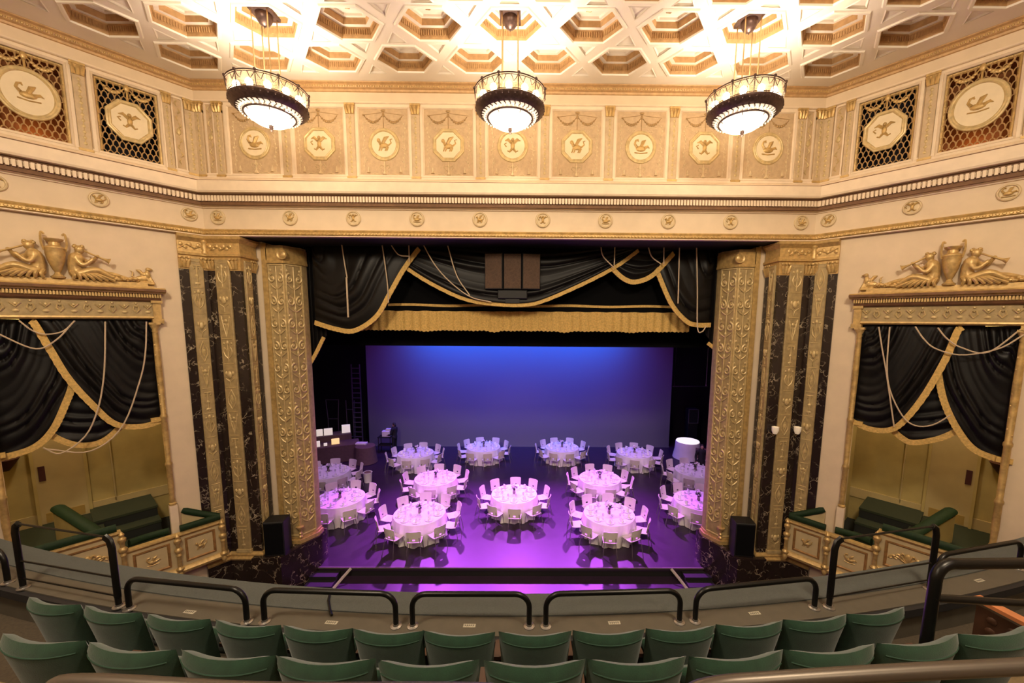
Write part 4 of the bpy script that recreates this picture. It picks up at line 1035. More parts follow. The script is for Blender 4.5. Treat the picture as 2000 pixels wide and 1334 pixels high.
def cloth_mesh(seed, r=.885):
    rnd = random.Random(seed); ph = [rnd.random() * 6 for _ in range(4)]; n = 84; nv = 10
    m = MB()
    vs = [(0, 0, .752)]
    for j in range(4):
        q = r * (j + 1) / 4
        for i in range(n): a = 2 * PI * i / n; vs.append((q * cos(a), q * sin(a), .752))
    for j in range(1, nv + 1):
        v = j / nv
        for i in range(n):
            a = 2 * PI * i / n
            f = .045 * sin(14 * a + ph[0]) + .03 * sin(23 * a + ph[1]) + .02 * sin(9 * a + ph[2])
            q = r + .012 + .055 * v + f * v ** .7
            vs.append((q * cos(a), q * sin(a), .752 - .012 * (v > 0) - .725 * v))
    fs = [(0, 1 + i, 1 + (i + 1) % n) for i in range(n)]
    for j in range(nv + 3):
        for i in range(n): b = 1 + j * n; fs.append((b + i, b + n + i, b + n + (i + 1) % n, b + (i + 1) % n))
    m.add(vs, fs); return m.mesh('tablecloth', 'white_linen', 1.2)
cloths = [cloth_mesh(i) for i in range(3)]
m = MB(); m.lathe([(0, .722), (.87, .722), (.87, .748), (0, .748)], 40); top_me = m.mesh('tabletop', 'dark_wood')
m = MB(); m.lathe([(0, 0), (.3, 0), (.3, .03), (.04, .06), (.04, .722), (0, .722)], 12); ped_me = m.mesh('pedestal', 'black_metal')
cp0 = thing('centrepiece', 'x', 'flowers')
m = MB(); m.lathe([(0, 0), (.05, 0), (.06, .05), (.045, .12), (.055, .16), (.05, .16), (0, .12)], 12); m.build('vase', 'vase', cp0)
m = MB(); rnd = random.Random(3)
for k in range(16):
    a = rnd.random() * 6.28; q = .02 + .08 * rnd.random(); m.tube([(0, 0, .12), (q * cos(a), q * sin(a), .22 + .10 * rnd.random())], [.006, .012], 4); m.sph((1.3 * q * cos(a), 1.3 * q * sin(a), .20 + .06 * rnd.random()), (.03, .03, .012), 5, 4)
m.build('foliage', 'leaves', cp0)
m = MB()
for k in range(12):
    a = rnd.random() * 6.28; q = .03 + .09 * rnd.random(); m.sph((q * cos(a), q * sin(a), .24 + .12 * rnd.random()), .028, 6, 5)
m.build('blooms', 'flowers', cp0)
for o in (chair0, cp0): KIDS[o.name] = list(o.children) or kids(o)

TABLES = [('front left table', -3.30, 13.16, -84), ('front right table', 3.36, 13.16, -99), ('middle table', -.03, 14.72, -89), ('second row left table', -3.44, 16.25, -85), ('second row right table', 3.62, 16.30, -81),
          ('back row far left table', -5.18, 19.45, -93), ('back row inner left table', -1.83, 20.45, -77), ('back row inner right table', 2.37, 20.45, -78), ('back row far right table', 6.03, 19.6, -103),
          ('left wing rear table', -8.35, 16.9, -76), ('left wing front table', -6.62, 14.3, -90), ('right wing rear table', 8.15, 17.2, -90), ('right wing front table', 6.98, 14.2, -79)]
SEAT = ['nearest the audience', 'near side, to the right', 'right side, nearer one', 'right side, farther one', 'far side, to the right', 'far side, in the middle', 'far side, to the left', 'left side, farther one', 'left side, nearer one', 'near side, to the left']
first = True
def single(me, name, label, cat, group, loc, rot):
    o = bpy.data.objects.new(name, me); COL.objects.link(o); o.location = loc; o.rotation_euler.z = rot
    return tag(o, label, cat, group)
for ti, (tn, cx, cy, a0) in enumerate(TABLES):
    t = thing('banquet_table', 'round banquet table under floor length white cloth, the %s' % tn, 'table', (cx, cy, 0), 0, 'round banquet tables on stage')
    for me in (top_me, ped_me): q = bpy.data.objects.new(me.name.split('.')[0], me); COL.objects.link(q); q.parent = t
    single(cloths[ti % 3], 'tablecloth', 'white floor length tablecloth draped over the %s on stage' % tn, 'tablecloth', 'white round tablecloths', (cx, cy, 0), ti * .7)
    if first: cp = cp0
    else: cp = copy_tree(cp0)
    cp.location = (cx, cy, .752); cp.rotation_euler.z = ti; tag(cp, 'small flower centrepiece on the %s on stage' % tn, 'flowers', 'flower centrepieces')
    rnd = random.Random(ti)
    for k in range(10):
        a = R(a0 + 36 * k); j = rnd.uniform(-.04, .04)
        c = chair0 if first else copy_tree(chair0); first = False
        rr = 1.165 + rnd.uniform(-.02, .04)
        c.location = (cx + rr * cos(a + j), cy + rr * sin(a + j), 0); c.rotation_euler.z = a + PI / 2 + rnd.uniform(-.1, .1)
        tag(c, 'white banquet chair at the %s, %s' % (tn, SEAT[k]), 'chair', 'white chairs around the banquet tables')
        def at(r_, da=0.): return (cx + r_ * cos(a + da), cy + r_ * sin(a + da), .752)
        single(plate_me, 'dinner_plate', 'white plate on the %s, %s' % (tn, SEAT[k]), 'plate', 'dinner plates', at(.69), 0)
        x, y, z = at(.69); single(napkin_me, 'napkin', 'folded white napkin on the %s, %s' % (tn, SEAT[k]), 'napkin', 'folded napkins', (x, y, z + .011), a + rnd.uniform(-.3, .3))
        single(glass_me, 'wine_glass', 'stemmed glass on the %s, %s' % (tn, SEAT[k]), 'glass', 'wine glasses', at(.50, .16), 0)

# ------------------------------------------------------------------ things in the wings
def person(loc, rot, label, arms):
    o = thing('person', label, 'person', loc, rot)
    b = MB(); c = MB()
    def L(mb, pts, rs): limb(mb, pts, rs)
    L(b, [(0, 0, .92), (0, .0, 1.15), (0, -.01, 1.40)], [.13, .12, .15]); L(b, [(0, 0, 1.42), (0, .02, 1.52)], [.055, .05])
    b.sph((0, .02, 1.62), (.075, .09, .115), 10, 8); b.sph((0, .11, 1.615), (.012, .02, .02), 6, 4); b.sph((0, .095, 1.565), (.025, .012, .008), 6, 4)
    for q in (-1, 1):
        b.sph((q * .03, .098, 1.635), .010, 6, 4); b.sph((q * .076, .01, 1.615), (.012, .02, .03), 6, 4)
        L(b, [(q * .09, 0, .9), (q * .10, .02, .5), (q * .10, -.02, .08)], [.085, .06, .042]); L(b, [(q * .10, -.04, .04), (q * .11, .14, .03)], [.04, .03])
        sh, el, ha = [(q * p[0], p[1], p[2]) for p in arms]
        L(b, [sh, el, ha], [.055, .042, .032]); d = (Vector(ha) - Vector(el)).normalized(); side = d.cross(Vector((0, 0, 1))).normalized()
        b.sph(Vector(ha) + d * .04, (.035, .035, .035), 6, 5)
        for k in range(4): p0 = Vector(ha) + d * .06 + side * (k - 1.5) * .018; b.tube([p0, p0 + d * (.05 + .01 * (k in (1, 2))), p0 + d * .08 - Vector((0, 0, .015))], .009, 5)
        p0 = Vector(ha) + d * .02 + side * q * .035; b.tube([p0, p0 + d * .05 + side * q * .015], .010, 5)
        L(c, [sh, el, Vector(el).lerp(Vector(ha), .85)], [.068, .055, .045]); L(c, [(q * .09, 0, .95), (q * .10, .02, .5), (q * .10, -.02, .07)], [.10, .075, .062]); L(c, [(q * .10, -.05, .04), (q * .11, .15, .035)], [.05, .042])
    L(c, [(0, 0, .90), (0, 0, 1.15), (0, -.01, 1.40)], [.15, .145, .165]); L(c, [(-.17, 0, 1.40), (.17, 0, 1.40)], [.075, .075])
    for mb_, nm, mt in ((b, 'body', 'skin'), (c, 'clothes', 'black_clothes')):
        q = mb_.build(nm, mt, o, ang=3); md = q.modifiers.new('join', 'REMESH'); md.mode = 'VOXEL'; md.voxel_size = .016; md.use_smooth_shade = True
    h = MB(); h.sph((0, -.005, 1.66), (.086, .095, .10), 10, 8); h.sph((0, -.07, 1.60), (.07, .05, .09), 8, 6); h.build('hair', 'hair', o)
person((-6.95, 21.55, 0), R(70), 'person in black clothes standing by the service cart near the blue screen', [(.19, 0, 1.40), (.24, .06, 1.12), (.20, .28, 1.05)])
person((8.72, 17.9, 0), R(160), 'person in black clothes standing near the right edge of the stage opening', [(.19, 0, 1.40), (.25, .0, 1.12), (.22, .16, .92)])
o = thing('service_cart', 'dark two shelf cart in front of the blue screen at left', 'cart', (-7.48, 21.7, 0))
for x in (-.36, .30):
    for y in (-.2, .2): m = MB(); m.tube([(x, y, .0), (x, y, .92)], .022, 6); m.build('leg', 'black_paint', o)
for z in (.42, .88): m = MB(); m.box(-.4, .34, -.24, .24, z, z + .04); m.build('shelf', 'black_paint', o)
m = MB(); m.cham(-7.66, -7.22, 21.55, 21.85, .925, 1.24, .02); m.box(-7.45, -7.2, 21.6, 21.8, 1.24, 1.36); tag(m.build('storage_box', 'white_linen'), 'white box on the dark cart beside the person at left', 'box')
# buffet at left
bx = thing('buffet_table', 'dark draped buffet counter with raised back tier in the left wing', 'table', (-10.1, 20.2, 0), R(26))
m = MB(); m.cham(-1.6, 1.6, -.55, .45, 0, .92, .03); m.build('front_tier', 'buffet_cloth', bx)
m = MB(); m.box(-1.6, 1.25, .45, 1.3, 0, 1.22); m.build('back_tier', 'buffet_cloth', bx)
MBf = Matrix.Translation((-10.1, 20.2, 0)) @ Matrix.Rotation(R(26), 4, 'Z')
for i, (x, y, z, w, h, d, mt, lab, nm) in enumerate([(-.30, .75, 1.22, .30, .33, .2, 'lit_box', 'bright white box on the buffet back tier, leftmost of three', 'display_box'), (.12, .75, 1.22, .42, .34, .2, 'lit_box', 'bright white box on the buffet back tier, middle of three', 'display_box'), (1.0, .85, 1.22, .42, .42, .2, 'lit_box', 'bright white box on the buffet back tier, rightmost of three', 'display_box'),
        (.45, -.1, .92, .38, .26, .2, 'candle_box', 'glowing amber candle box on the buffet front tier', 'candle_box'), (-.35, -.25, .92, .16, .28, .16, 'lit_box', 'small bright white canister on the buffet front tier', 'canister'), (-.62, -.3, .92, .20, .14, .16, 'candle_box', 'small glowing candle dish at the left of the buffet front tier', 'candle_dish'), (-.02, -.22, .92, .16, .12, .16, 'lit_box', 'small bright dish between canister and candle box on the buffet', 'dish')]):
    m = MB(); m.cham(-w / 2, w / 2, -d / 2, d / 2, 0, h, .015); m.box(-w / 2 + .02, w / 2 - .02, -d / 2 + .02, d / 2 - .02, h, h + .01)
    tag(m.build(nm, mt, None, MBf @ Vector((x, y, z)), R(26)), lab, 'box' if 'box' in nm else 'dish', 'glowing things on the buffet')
ck = thing('cocktail_table', 'round table under a dark cloth at the right end of the buffet', 'table', (-8.0, 20.1, 0))
m = MB(); m.lathe([(0, .9), (.48, .9), (.50, .88), (.52, .5), (.60, .02), (0, .02)], 24); m.build('cloth', 'buffet_cloth', ck)
m = MB(); m.cham(-8.55, -8.0, 20.15, 20.45, .905, .99, .01); m.box(-8.5, -8.05, 20.2, 20.4, .99, 1.0); tag(m.build('serving_tray', 'white_linen'), 'pale flat tray on the dark round table in the left wing', 'tray')
o = thing('waste_bin', 'white waste bin on the stage floor at left between tables', 'bin', (-6.88, 17.55, 0))
m = MB(); m.lathe([(0, 0), (.16, 0), (.20, .45), (.21, .47), (.19, .47), (.15, .04), (0, .04)], 16); m.build('bin_body', 'white_linen', o); m = MB(); m.lathe([(.19, .42), (.10, .50), (0, .50)], 14); m.build('bin_lid', 'buffet_cloth', o)
o = thing('step_ladder', 'tall ladder standing in the dark left wing beside the screen', 'ladder', (-9.42, 22.6, 0))
for x in (-.24, .24):
    m = MB(); m.box(x - .02, x + .02, -.04, .04, 0, 4.9); m.build('rail', 'faint_grey', o)
for k in range(16): m = MB(); m.box(-.22, .22, -.04, .05, .3 + k * .29, .34 + k * .29); m.build('rung', 'faint_grey', o)
o = thing('equipment_frame', 'faint grey metal frame standing in the dark left wing above the buffet', 'frame', (-11.0, 22.9, 0))
for a, b in ((( -.3, 0, 1.6), (-.38, 0, 2.75)), ((.3, 0, 1.6), (.38, 0, 2.75)), ((-.38, 0, 2.75), (.38, 0, 2.75)), ((-.3, 0, 1.6), (.3, 0, 1.6)), ((-.3, 0, 1.6), (-.3, 0, 0)), ((.3, 0, 1.6), (.3, 0, 0))):
    m = MB(); m.tube([a, b], .028, 5); m.build('bar', 'faint_grey', o)
o = thing('stacking_trolley', 'faint H shaped trolley in the dark left wing next to the ladder', 'trolley', (-10.0, 23.0, 0))
for a, b in (((-.22, 0, 0), (-.25, 0, 2.7)), ((.22, 0, 0), (.25, 0, 2.7)), ((-.22, 0, 2.15), (.22, 0, 2.15)), ((-.22, 0, .5), (.22, 0, .5))):
    m = MB(); m.tube([a, b], .03, 5); m.build('bar', 'faint_grey', o)
# right wing
o = thing('draped_table', 'white skirted side table with brightly lit top in the right wing', 'table', (9.35, 21.0, 0))
m = MB(); m.lathe([(0, .93), (.62, .93), (.63, .91), (.66, .5), (.76, .02), (0, .02)], 28); m.build('skirt', 'white_linen', o)
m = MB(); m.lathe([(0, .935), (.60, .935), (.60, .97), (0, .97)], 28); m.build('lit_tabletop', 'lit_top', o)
o = thing('serving_table', 'plum draped serving table in the right wing beside the lit white table', 'table', (10.0, 19.4, 0), R(-20))
m = MB(); m.cham(-.8, .8, -.4, .4, .0, .88, .03); m.build('cloth', 'buffet_cloth', o)
m = MB(); m.sph((-.3, 0, .96), (.25, .15, .08)); m.sph((.3, .05, .96), (.25, .15, .09)); m.build('heap', 'maroon', o)
m = MB(); m.tube([(9.2, 23.2, 3.62), (11.3, 23.2, 3.62)], .035, 6); m.tube([(9.3, 23.2, 3.6), (9.3, 23.2, 10.5)], .012, 5); m.tube([(11.2, 23.2, 3.6), (11.2, 23.2, 10.5)], .012, 5); tag(m.build('batten_pipe', 'steel'), 'horizontal metal pipe hanging in the dark right wing', 'pipe')
o = thing('flight_case', 'tall dark case with a pale edge in the right wing', 'case', (10.4, 23.1, 0))
m = MB(); m.cham(-.3, .3, -.25, .25, 0, 2.3, .02); m.build('case_body', 'cabinet_black', o); m = MB(); m.frame(-.30, .30, 1.45, 2.3, [(0, .0), (0, .03), (.03, .03), (.03, 0)]); m.v = [(x, y - .25, z) for x, y, z in m.v]; m.build('case_edge', 'faint_grey', o)

# ------------------------------------------------------------------ balcony
KC = .0245
def fb(x): return KC * (x - .2) ** 2
def arcstrip(y0, y1, z0, z1, x0=-10.4, x1=10.4, n=60, name='', material='', structure=True, ext=None):
    m = MB(); X_ = [x0 + (x1 - x0) * i / n for i in range(n + 1)]
    rows = [[(x, y0 + fb(x), z0), (x, y1 + fb(x), z0), (x, y1 + fb(x), z1), (x, y0 + fb(x), z1)] for x in X_]
    vs = [p for r_ in rows for p in r_]; fs = []
    for i in range(n):
        for j in range(4): fs.append((i * 4 + j, i * 4 + (j + 1) % 4, i * 4 + 4 + (j + 1) % 4, i * 4 + 4 + j))
    fs += [(0, 1, 2, 3), (n * 4, n * 4 + 1, n * 4 + 2, n * 4 + 3)]
    m.add(vs, fs); o = m.build(name, material); 
    return struct(o) if structure else o
ZL = 4.75
arcstrip(3.15, 3.385, 3.6, ZL, name='balcony_ledge', material='ledge_cap')
arcstrip(3.375, 3.67, 3.6, ZL + .012, name='balcony_ledge_carpet', material='ledge_carpet')
arcstrip(3.10, 3.16, 4.66, ZL - .012, name='ledge_shade', material='black_paint')  # black strip standing for the shade on the ledge's near face
arcstrip(2.24, 3.16, 4.0, 4.40, name='balcony_floor', material='brown_carpet')
arcstrip(1.42, 2.26, 4.2, 4.89, name='balcony_floor_second_row', material='tan_carpet')
arcstrip(.60, 1.44, 4.6, 5.38, name='balcony_floor_third_row', material='tan_carpet')
arcstrip(-7.5, .62, 5.0, 5.87, name='balcony_floor_rear', material='tan_carpet')

seat0 = thing('theatre_seat', 'x', 'seat')
def rounded(m, f):                       # closed cushion: f(u,v,side) with thickness profile
    nu, nv = 16, 12; vs = []; fs = []
    for sd_ in (1, -1):
        for i in range(nu + 1):
            for j in range(nv + 1):
                u, v = i / nu * 2 - 1, j / nv * 2 - 1
                uu = math.copysign(abs(u) ** .75, u); vv = math.copysign(abs(v) ** .75, v)
                t = (max(0, 1 - abs(uu) ** 5) ** .45) * (max(0, 1 - abs(vv) ** 5) ** .45)
                vs.append(f(uu, vv, sd_ * t))
    q = (nu + 1) * (nv + 1)
    for k in (0, 1):
        for i in range(nu):
            for j in range(nv): a = k * q + i * (nv + 1) + j; fs.append((a, a + nv + 1, a + nv + 2, a + 1))
    m.add(vs, fs)
def back_pt(u, v, t):
    w = .266 - .030 * (1 - v) / 2; crn = 1 - .03 * max(0, abs(u) - .75) * 4 * max(0, v)
    z = .59 + .27 * v * crn; y = -.135 - .105 * (v + 1) / 2 + .06 * u * u
    return (u * w, y + .042 * t + .012 * max(0, v) ** 3 * t, z + .012 * t * max(0, v) ** 2)
m = MB(); rounded(m, back_pt); bmr = m.build('backrest', 'seat_velour', seat0, ang=1.3)
m = MB(); m.tube([back_pt(u / 20, .80, -(max(0, 1 - abs(u / 20) ** 5) ** .45) * (1 - .8 ** 5) ** .45) for u in range(-18, 19)], .004, 6); m.build('piping', 'seat_piping', bmr)
m = MB(); rounded(m, lambda u, v, t: (u * .235, .005 + .03 * (1 - v) + .045 * t, .47 + .13 * v)); m.build('cushion', 'seat_velour', seat0, ang=1.3)
for q in (-1, 1):
    m = MB(); m.box(q * .268 - .022, q * .268 + .022, -.11, .05, .555, .585); m.build('armrest', 'dark_wood', seat0)
    m = MB(); m.box(q * .268 - .012, q * .268 + .012, -.06, .08, .02, .555); m.box(q * .268 - .02, q * .268 + .02, -.12, .24, 0, .03); m.build('leg', 'black_metal', seat0)
KIDS[seat0.name] = list(seat0.children) or kids(seat0)
r1x = [-3.38, -2.82, -2.25, -1.68, -1.14, -.61, -.09, .465, 1.01, 1.55, 2.09, 2.63, 3.16]
r2x = [-2.29, -1.74, -1.19, -.66, -.12, .44, .98, 1.52, 2.06, 2.60, 3.12]
ordw = ['first', 'second', 'third', 'fourth', 'fifth', 'sixth', 'seventh', 'eighth', 'ninth', 'tenth', 'eleventh', 'twelfth', 'thirteenth']
fs_ = True
for xs, y0, z, row in ((r1x, 2.555, 4.40, 'front'), (r2x, 1.795, 4.89, 'second')):
    for i, x in enumerate(xs):
        c = seat0 if fs_ else copy_tree(seat0); fs_ = False
        sl = math.atan(2 * KC * (x - .2)); xx = x - sin(sl) * .245; 
        c.location = (x - .245 * sin(sl), y0 + fb(x) + .245 * cos(sl), z); c.rotation_euler.z = sl + random.uniform(-.02, .02)
        tag(c, 'green velour theatre seat, %s from left in the %s balcony row' % (ordw[i], row), 'seat', 'green seats of the %s balcony row' % row)
c = copy_tree(seat0); x = 4.82; c.location = (x, 2.46 + fb(x), 4.40); c.rotation_euler.z = math.atan(2 * KC * (x - .2))
tag(c, 'aisle seat at the right edge with dark ornate end panel and wooden arm', 'seat')
m = MB(); m.box(-.32, -.28, -.12, .32, .02, .60)
for k in range(5):
    for j in range(3): m.sph((-.325, -.05 + .13 * j, .12 + .1 * k), (.012, .04, .035), 6, 4)
m.build('end_panel', 'dark_wood', c); m = MB(); m.box(-.34, -.25, -.14, .34, .632, .665); m.build('wooden_arm', 'orange_wood', c)

def hoop(p0, p1, h, label, r=.024, rad=.13):
    p0 = Vector((*p0, ZL)); p1 = Vector((*p1, ZL)); d = (p1 - p0).normalized(); up = Vector((0, 0, 1))
    o = thing('guard_rail', label, 'rail', p0, 0, 'low hoop rails on the balcony ledge', True)
    pts = [p0, p0 + up * (h - rad)]
    for k in range(1, 9): a = PI / 2 * k / 8; pts.append(p0 + up * (h - rad + rad * sin(a)) + d * (rad - rad * cos(a)))
    for k in range(0, 9): a = PI / 2 * k / 8; pts.append(p1 + up * (h - rad + rad * cos(a)) - d * (rad - rad * sin(a)))
    pts.append(p1)
    m = MB(); m.tube(pts, r, 12); m.build('hoop', 'black_metal', o)
    for p in (p0, p1): m = MB(); m.lathe([(0, 0), (.052, 0), (.05, .008), (.028, .014), (.028, .03), (0, .03)], 16, p); m.build('foot_flange', 'steel', o)
hoop((-3.36, 3.47), (-2.14, 3.31), .315, 'black hoop rail on the ledge, leftmost of the five low ones')
hoop((-1.98, 3.31), (-.77, 3.26), .315, 'black hoop rail on the ledge, second of the five low ones')
hoop((-.62, 3.26), (.43, 3.26), .315, 'black hoop rail on the ledge, middle of the five low ones')
hoop((.58, 3.26), (1.81, 3.31), .315, 'black hoop rail on the ledge, fourth of the five low ones')
hoop((1.96, 3.32), (3.19, 3.49), .315, 'black hoop rail on the ledge, fifth of the low ones before the taller gate')
hoop((4.72, 3.82), (5.95, 4.10), .34, 'black hoop rail on the ledge at the right edge beyond the tall guard')
hoop((-6.2, 4.22), (-4.98, 3.84), .34, 'black hoop rail on the ledge at the left edge beyond the tall guard')
def tall_guard(p0, p1, h, label):
    p0 = Vector((*p0, ZL)); p1 = Vector((*p1, ZL)); d = (p1 - p0).normalized(); up = Vector((0, 0, 1))
    o = thing('tall_guard', label, 'rail', p0, 0, 'taller guards on the balcony ledge', True)
    for p, q in ((p0, 1), (p1, -1)):
        m = MB(); m.tube([p, p + up * .12], .024, 10)
        a = p + up * .10; 
        m.tube([a, a + up * (h - .2), p + up * (h - .03) + d * q * .02, p + up * h + d * q * .07], .034, 8, flat=.6); m.build('post', 'black_metal', o)
        m = MB(); m.lathe([(0, 0), (.052, 0), (.05, .008), (.028, .014), (.028, .03), (0, .03)], 16, p); m.build('foot_flange', 'steel', o)
    m = MB(); m.tube([p0 + up * h + d * .05, p1 + up * h - d * .05], .010, 6); m.build('top_bar', 'black_metal', o)
    m = MB(); m.tube([p0 + up * .30, p1 + up * .30], .009, 6); m.build('middle_bar', 'black_metal', o)
    m = MB(); m.tube([p0 + up * .11, p1 + up * .11], .008, 6); m.build('lower_bar', 'black_metal', o)
tall_guard((-4.72, 3.76), (-3.49, 3.50), .70, 'tall black aisle guard standing on the left side of the ledge')
tall_guard((3.34, 3.50), (4.59, 3.76), .70, 'tall black aisle guard standing on the right side of the ledge')
for i, (x, y) in enumerate(((-2.76, 3.43), (-1.37, 3.30), (-.11, 3.265), (1.21, 3.30), (2.57, 3.42), (5.28, 3.90))):
    sl = math.atan(2 * KC * (x - .2)); o = thing('seat_tag', 'small pale metal plate on the ledge, %s from the left' % ordw[i], 'plate', (x, y, ZL), sl, 'small plates on the balcony ledge')
    m = MB(); m.cham(-.055, .055, -.001, 0, 0, 0, .0) if False else m.box(-.055, .055, -.02, .02, 0, .004); m.build('plate', 'tag_metal', o)
    m = MB()
    for k in range(5): m.box(-.042 + k * .018, -.034 + k * .018, -.009, .009, .004, .0055)
    m.build('lettering', 'ledge_cap', o)
m = MB(); m.tube([(-1.56, 3.66, ZL + .02), (-1.52, 3.55, ZL + .022), (-1.44, 3.42, ZL + .02), (-1.40, 3.37, ZL + .018)], .012, 6); tag(m.build('cable_strip', 'black_metal'), 'short dark cable strip lying across the ledge carpet at left of centre', 'strip')

def handrail(pts, label, posts, zf):
    o = thing('hand_rail', label, 'rail', pts[0], 0, 'bronze hand rails nearest the camera', True)
    m = MB(); m.tube(bez(pts, 40), .026, 12); m.build('top_rail', 'bronze_rail', o)
    for x, y, z in posts: m = MB(); m.tube([(x, y, zf), (x, y, z)], .02, 10); m.build('post', 'black_metal', o)
handrail([(-1.32, 1.23, 6.10), (-1.26, 1.23, 6.215), (-1.12, 1.22, 6.262), (-.5, 1.18, 6.27), (.1, 1.17, 6.278), (.30, 1.17, 6.27), (.38, 1.17, 6.23), (.42, 1.17, 6.13)], 'bronze hand rail along the bottom edge, left piece', [(-1.32, 1.23, 6.11), (.42, 1.17, 6.14)], 5.38)
handrail([(.90, 1.17, 6.16), (.93, 1.17, 6.26), (1.02, 1.17, 6.30), (1.2, 1.17, 6.318), (1.6, 1.175, 6.340), (2.1, 1.18, 6.362), (2.7, 1.2, 6.38), (3.0, 1.22, 6.36), (3.06, 1.22, 6.25)], 'bronze hand rail along the bottom edge, right piece', [(.90, 1.17, 6.18), (3.06, 1.22, 6.27)], 5.38)
o = thing('stair_rail', 'thick black stair rail rising beside the right aisle', 'rail', (3.03, 2.35, 4.89), 0, None, True)
m = MB(); m.tube(bez([(3.03, 2.36, 4.86), (3.06, 2.37, 5.3), (3.09, 2.39, 5.74), (3.11, 2.40, 5.86), (3.18, 2.41, 5.915), (3.3, 2.41, 5.92), (3.7, 2.42, 5.92), (4.2, 2.44, 5.92), (4.7, 2.5, 5.9)], 50), .034, 12); m.build('top_rail', 'black_metal', o)
m = MB(); m.tube([(3.07, 2.38, 5.70), (3.7, 2.41, 5.64), (4.7, 2.5, 5.58)], .026, 10); m.build('lower_rail', 'black_metal', o)
m = MB(); m.tube([(4.7, 2.5, 4.8), (4.7, 2.5, 5.9)], .03, 10); m.build('post', 'black_metal', o)

# ------------------------------------------------------------------ chandeliers
for cx, wd in ((-4.65, 'left'), (.05, 'middle'), (4.66, 'right')):
    cy = 8.28
    o = thing('chandelier', 'round glass and bronze drum chandelier, %s of the three' % {'left': 'leftmost', 'middle': 'middle one', 'right': 'rightmost'}[wd], 'chandelier', (cx, cy, 11.15), 0, 'chandeliers under the coffered ceiling', True)
    Z = lambda z: z
    m = MB(); m.lathe([(0, 13.56), (.03, 13.56), (.03, 13.30), (0, 13.30)], 8, (cx, cy, 0)); m.box(cx - .2, cx + .2, cy - .2, cy + .2, 13.25, 13.31)
    m.lathe([(.15, 13.25), (.14, 13.16), (.09, 13.08), (.02, 13.05), (0, 13.0)], 14, (cx, cy, 0)); m.build('ceiling_plate', 'lamp_bronze', o)
    for ax, ay in ((-.15, -.15), (.15, -.15), (-.15, .15), (.15, .15)):
        m = MB(); m.tube([(cx + ax, cy + ay, 13.27), (cx + ax, cy + ay, 11.72)], .012, 6); m.build('rod', 'brass', o)
    m = MB(); n = 48
    def fn(u, v): a = 2 * PI * u; r_ = .66 + .025 * v; return (cx + r_ * cos(a), cy + r_ * sin(a), 11.62 + .28 * v)
    m.grid(fn, n, 2, True); m.build('glass_drum', 'shade_glass', o)
    m = MB()
    for z, r_, t in ((11.90, .69, .012), (11.87, .685, .007), (11.62, .665, .016), (11.655, .665, .007)): m.tube([(cx + r_ * cos(2 * PI * k / n), cy + r_ * sin(2 * PI * k / n), z) for k in range(n)], t, 6, True)
    for k in range(12):
        a = 2 * PI * (k + .5) / 12; p = lambda r_, z, da=0: (cx + r_ * cos(a + da), cy + r_ * sin(a + da), z)
        m.tube([p(.67, 11.62), p(.695, 11.90)], .009, 5); m.sph(p(.70, 11.90), .03, 6, 5)
        for q in (-1, 1): m.tube([p(.69, 11.88), p(.685, 11.80, q * .07), p(.68, 11.76, q * .13), p(.685, 11.83, q * .17), p(.69, 11.87, q * .2)], .007, 5)
    m.build('drum_filigree', 'lamp_bronze', o)
    m = MB(); m.lathe([(.665, 11.64), (.68, 11.60), (.655, 11.555), (.58, 11.50), (.555, 11.49), (.55, 11.51), (.60, 11.545), (.63, 11.60), (.64, 11.64)], 48, (cx, cy, 0), True)
    for k in range(36):
        a = 2 * PI * k / 36; m.tube([(cx + .57 * cos(a), cy + .57 * sin(a), 11.493), (cx + .52 * cos(a + .06), cy + .52 * sin(a + .06), 11.47), (cx + .47 * cos(a), cy + .47 * sin(a), 11.45)], [.014, .009, .006], 4); m.sph((cx + .665 * cos(a), cy + .665 * sin(a), 11.585), (.02, .02, .02), 6, 4)
    m.build('bronze_ring', 'lamp_bronze', o)
    m = MB(); m.tube([(cx + .44 * cos(2 * PI * k / n), cy + .44 * sin(2 * PI * k / n), 11.435) for k in range(n)], .018, 6, True); m.lathe([(0, 11.28), (.03, 11.27), (.04, 11.22), (.025, 11.19), (.03, 11.17), (0, 11.14)], 12, (cx, cy, 0))
    for k in range(6): a = 2 * PI * k / 6; m.tube([(cx + .44 * cos(a), cy + .44 * sin(a), 11.43), (cx + .3 * cos(a), cy + .3 * sin(a), 11.325), (cx + .03 * cos(a), cy + .03 * sin(a), 11.255)], .007, 5)
    m.build('bowl_ring', 'lamp_bronze', o)
    m = MB(); m.lathe([(.56, 11.50), (.52, 11.475), (.45, 11.452), (.44, 11.46), (.51, 11.49), (.55, 11.51)], 48, (cx, cy, 0), True)
    for k in range(40):
        a = 2 * PI * k / 40; m.sph((cx + .50 * cos(a), cy + .50 * sin(a), 11.45), (.02, .02, .026), 6, 4)
    m.build('crystal_fringe', 'crystal', o)
    m = MB(); m.lathe([(.43, 11.44), (.38, 11.37), (.27, 11.30), (.14, 11.265), (0, 11.255)], 36, (cx, cy, 0)); m.build('glass_bowl', 'bowl_glass', o)
    for k in range(12):
        a = 2 * PI * k / 12; m = MB(); m.sph((cx + .57 * cos(a), cy + .57 * sin(a), 11.74), (.062, .062, .075), 10, 8); m.lathe([(0, -.12), (.025, -.12), (.02, -.06), (0, -.06)], 8, (cx + .58 * cos(a), cy + .58 * sin(a), 11.75)); m.build('bulb', 'bulb', o)

for o in COL.objects:
    if '_w' in o: del o['_w']

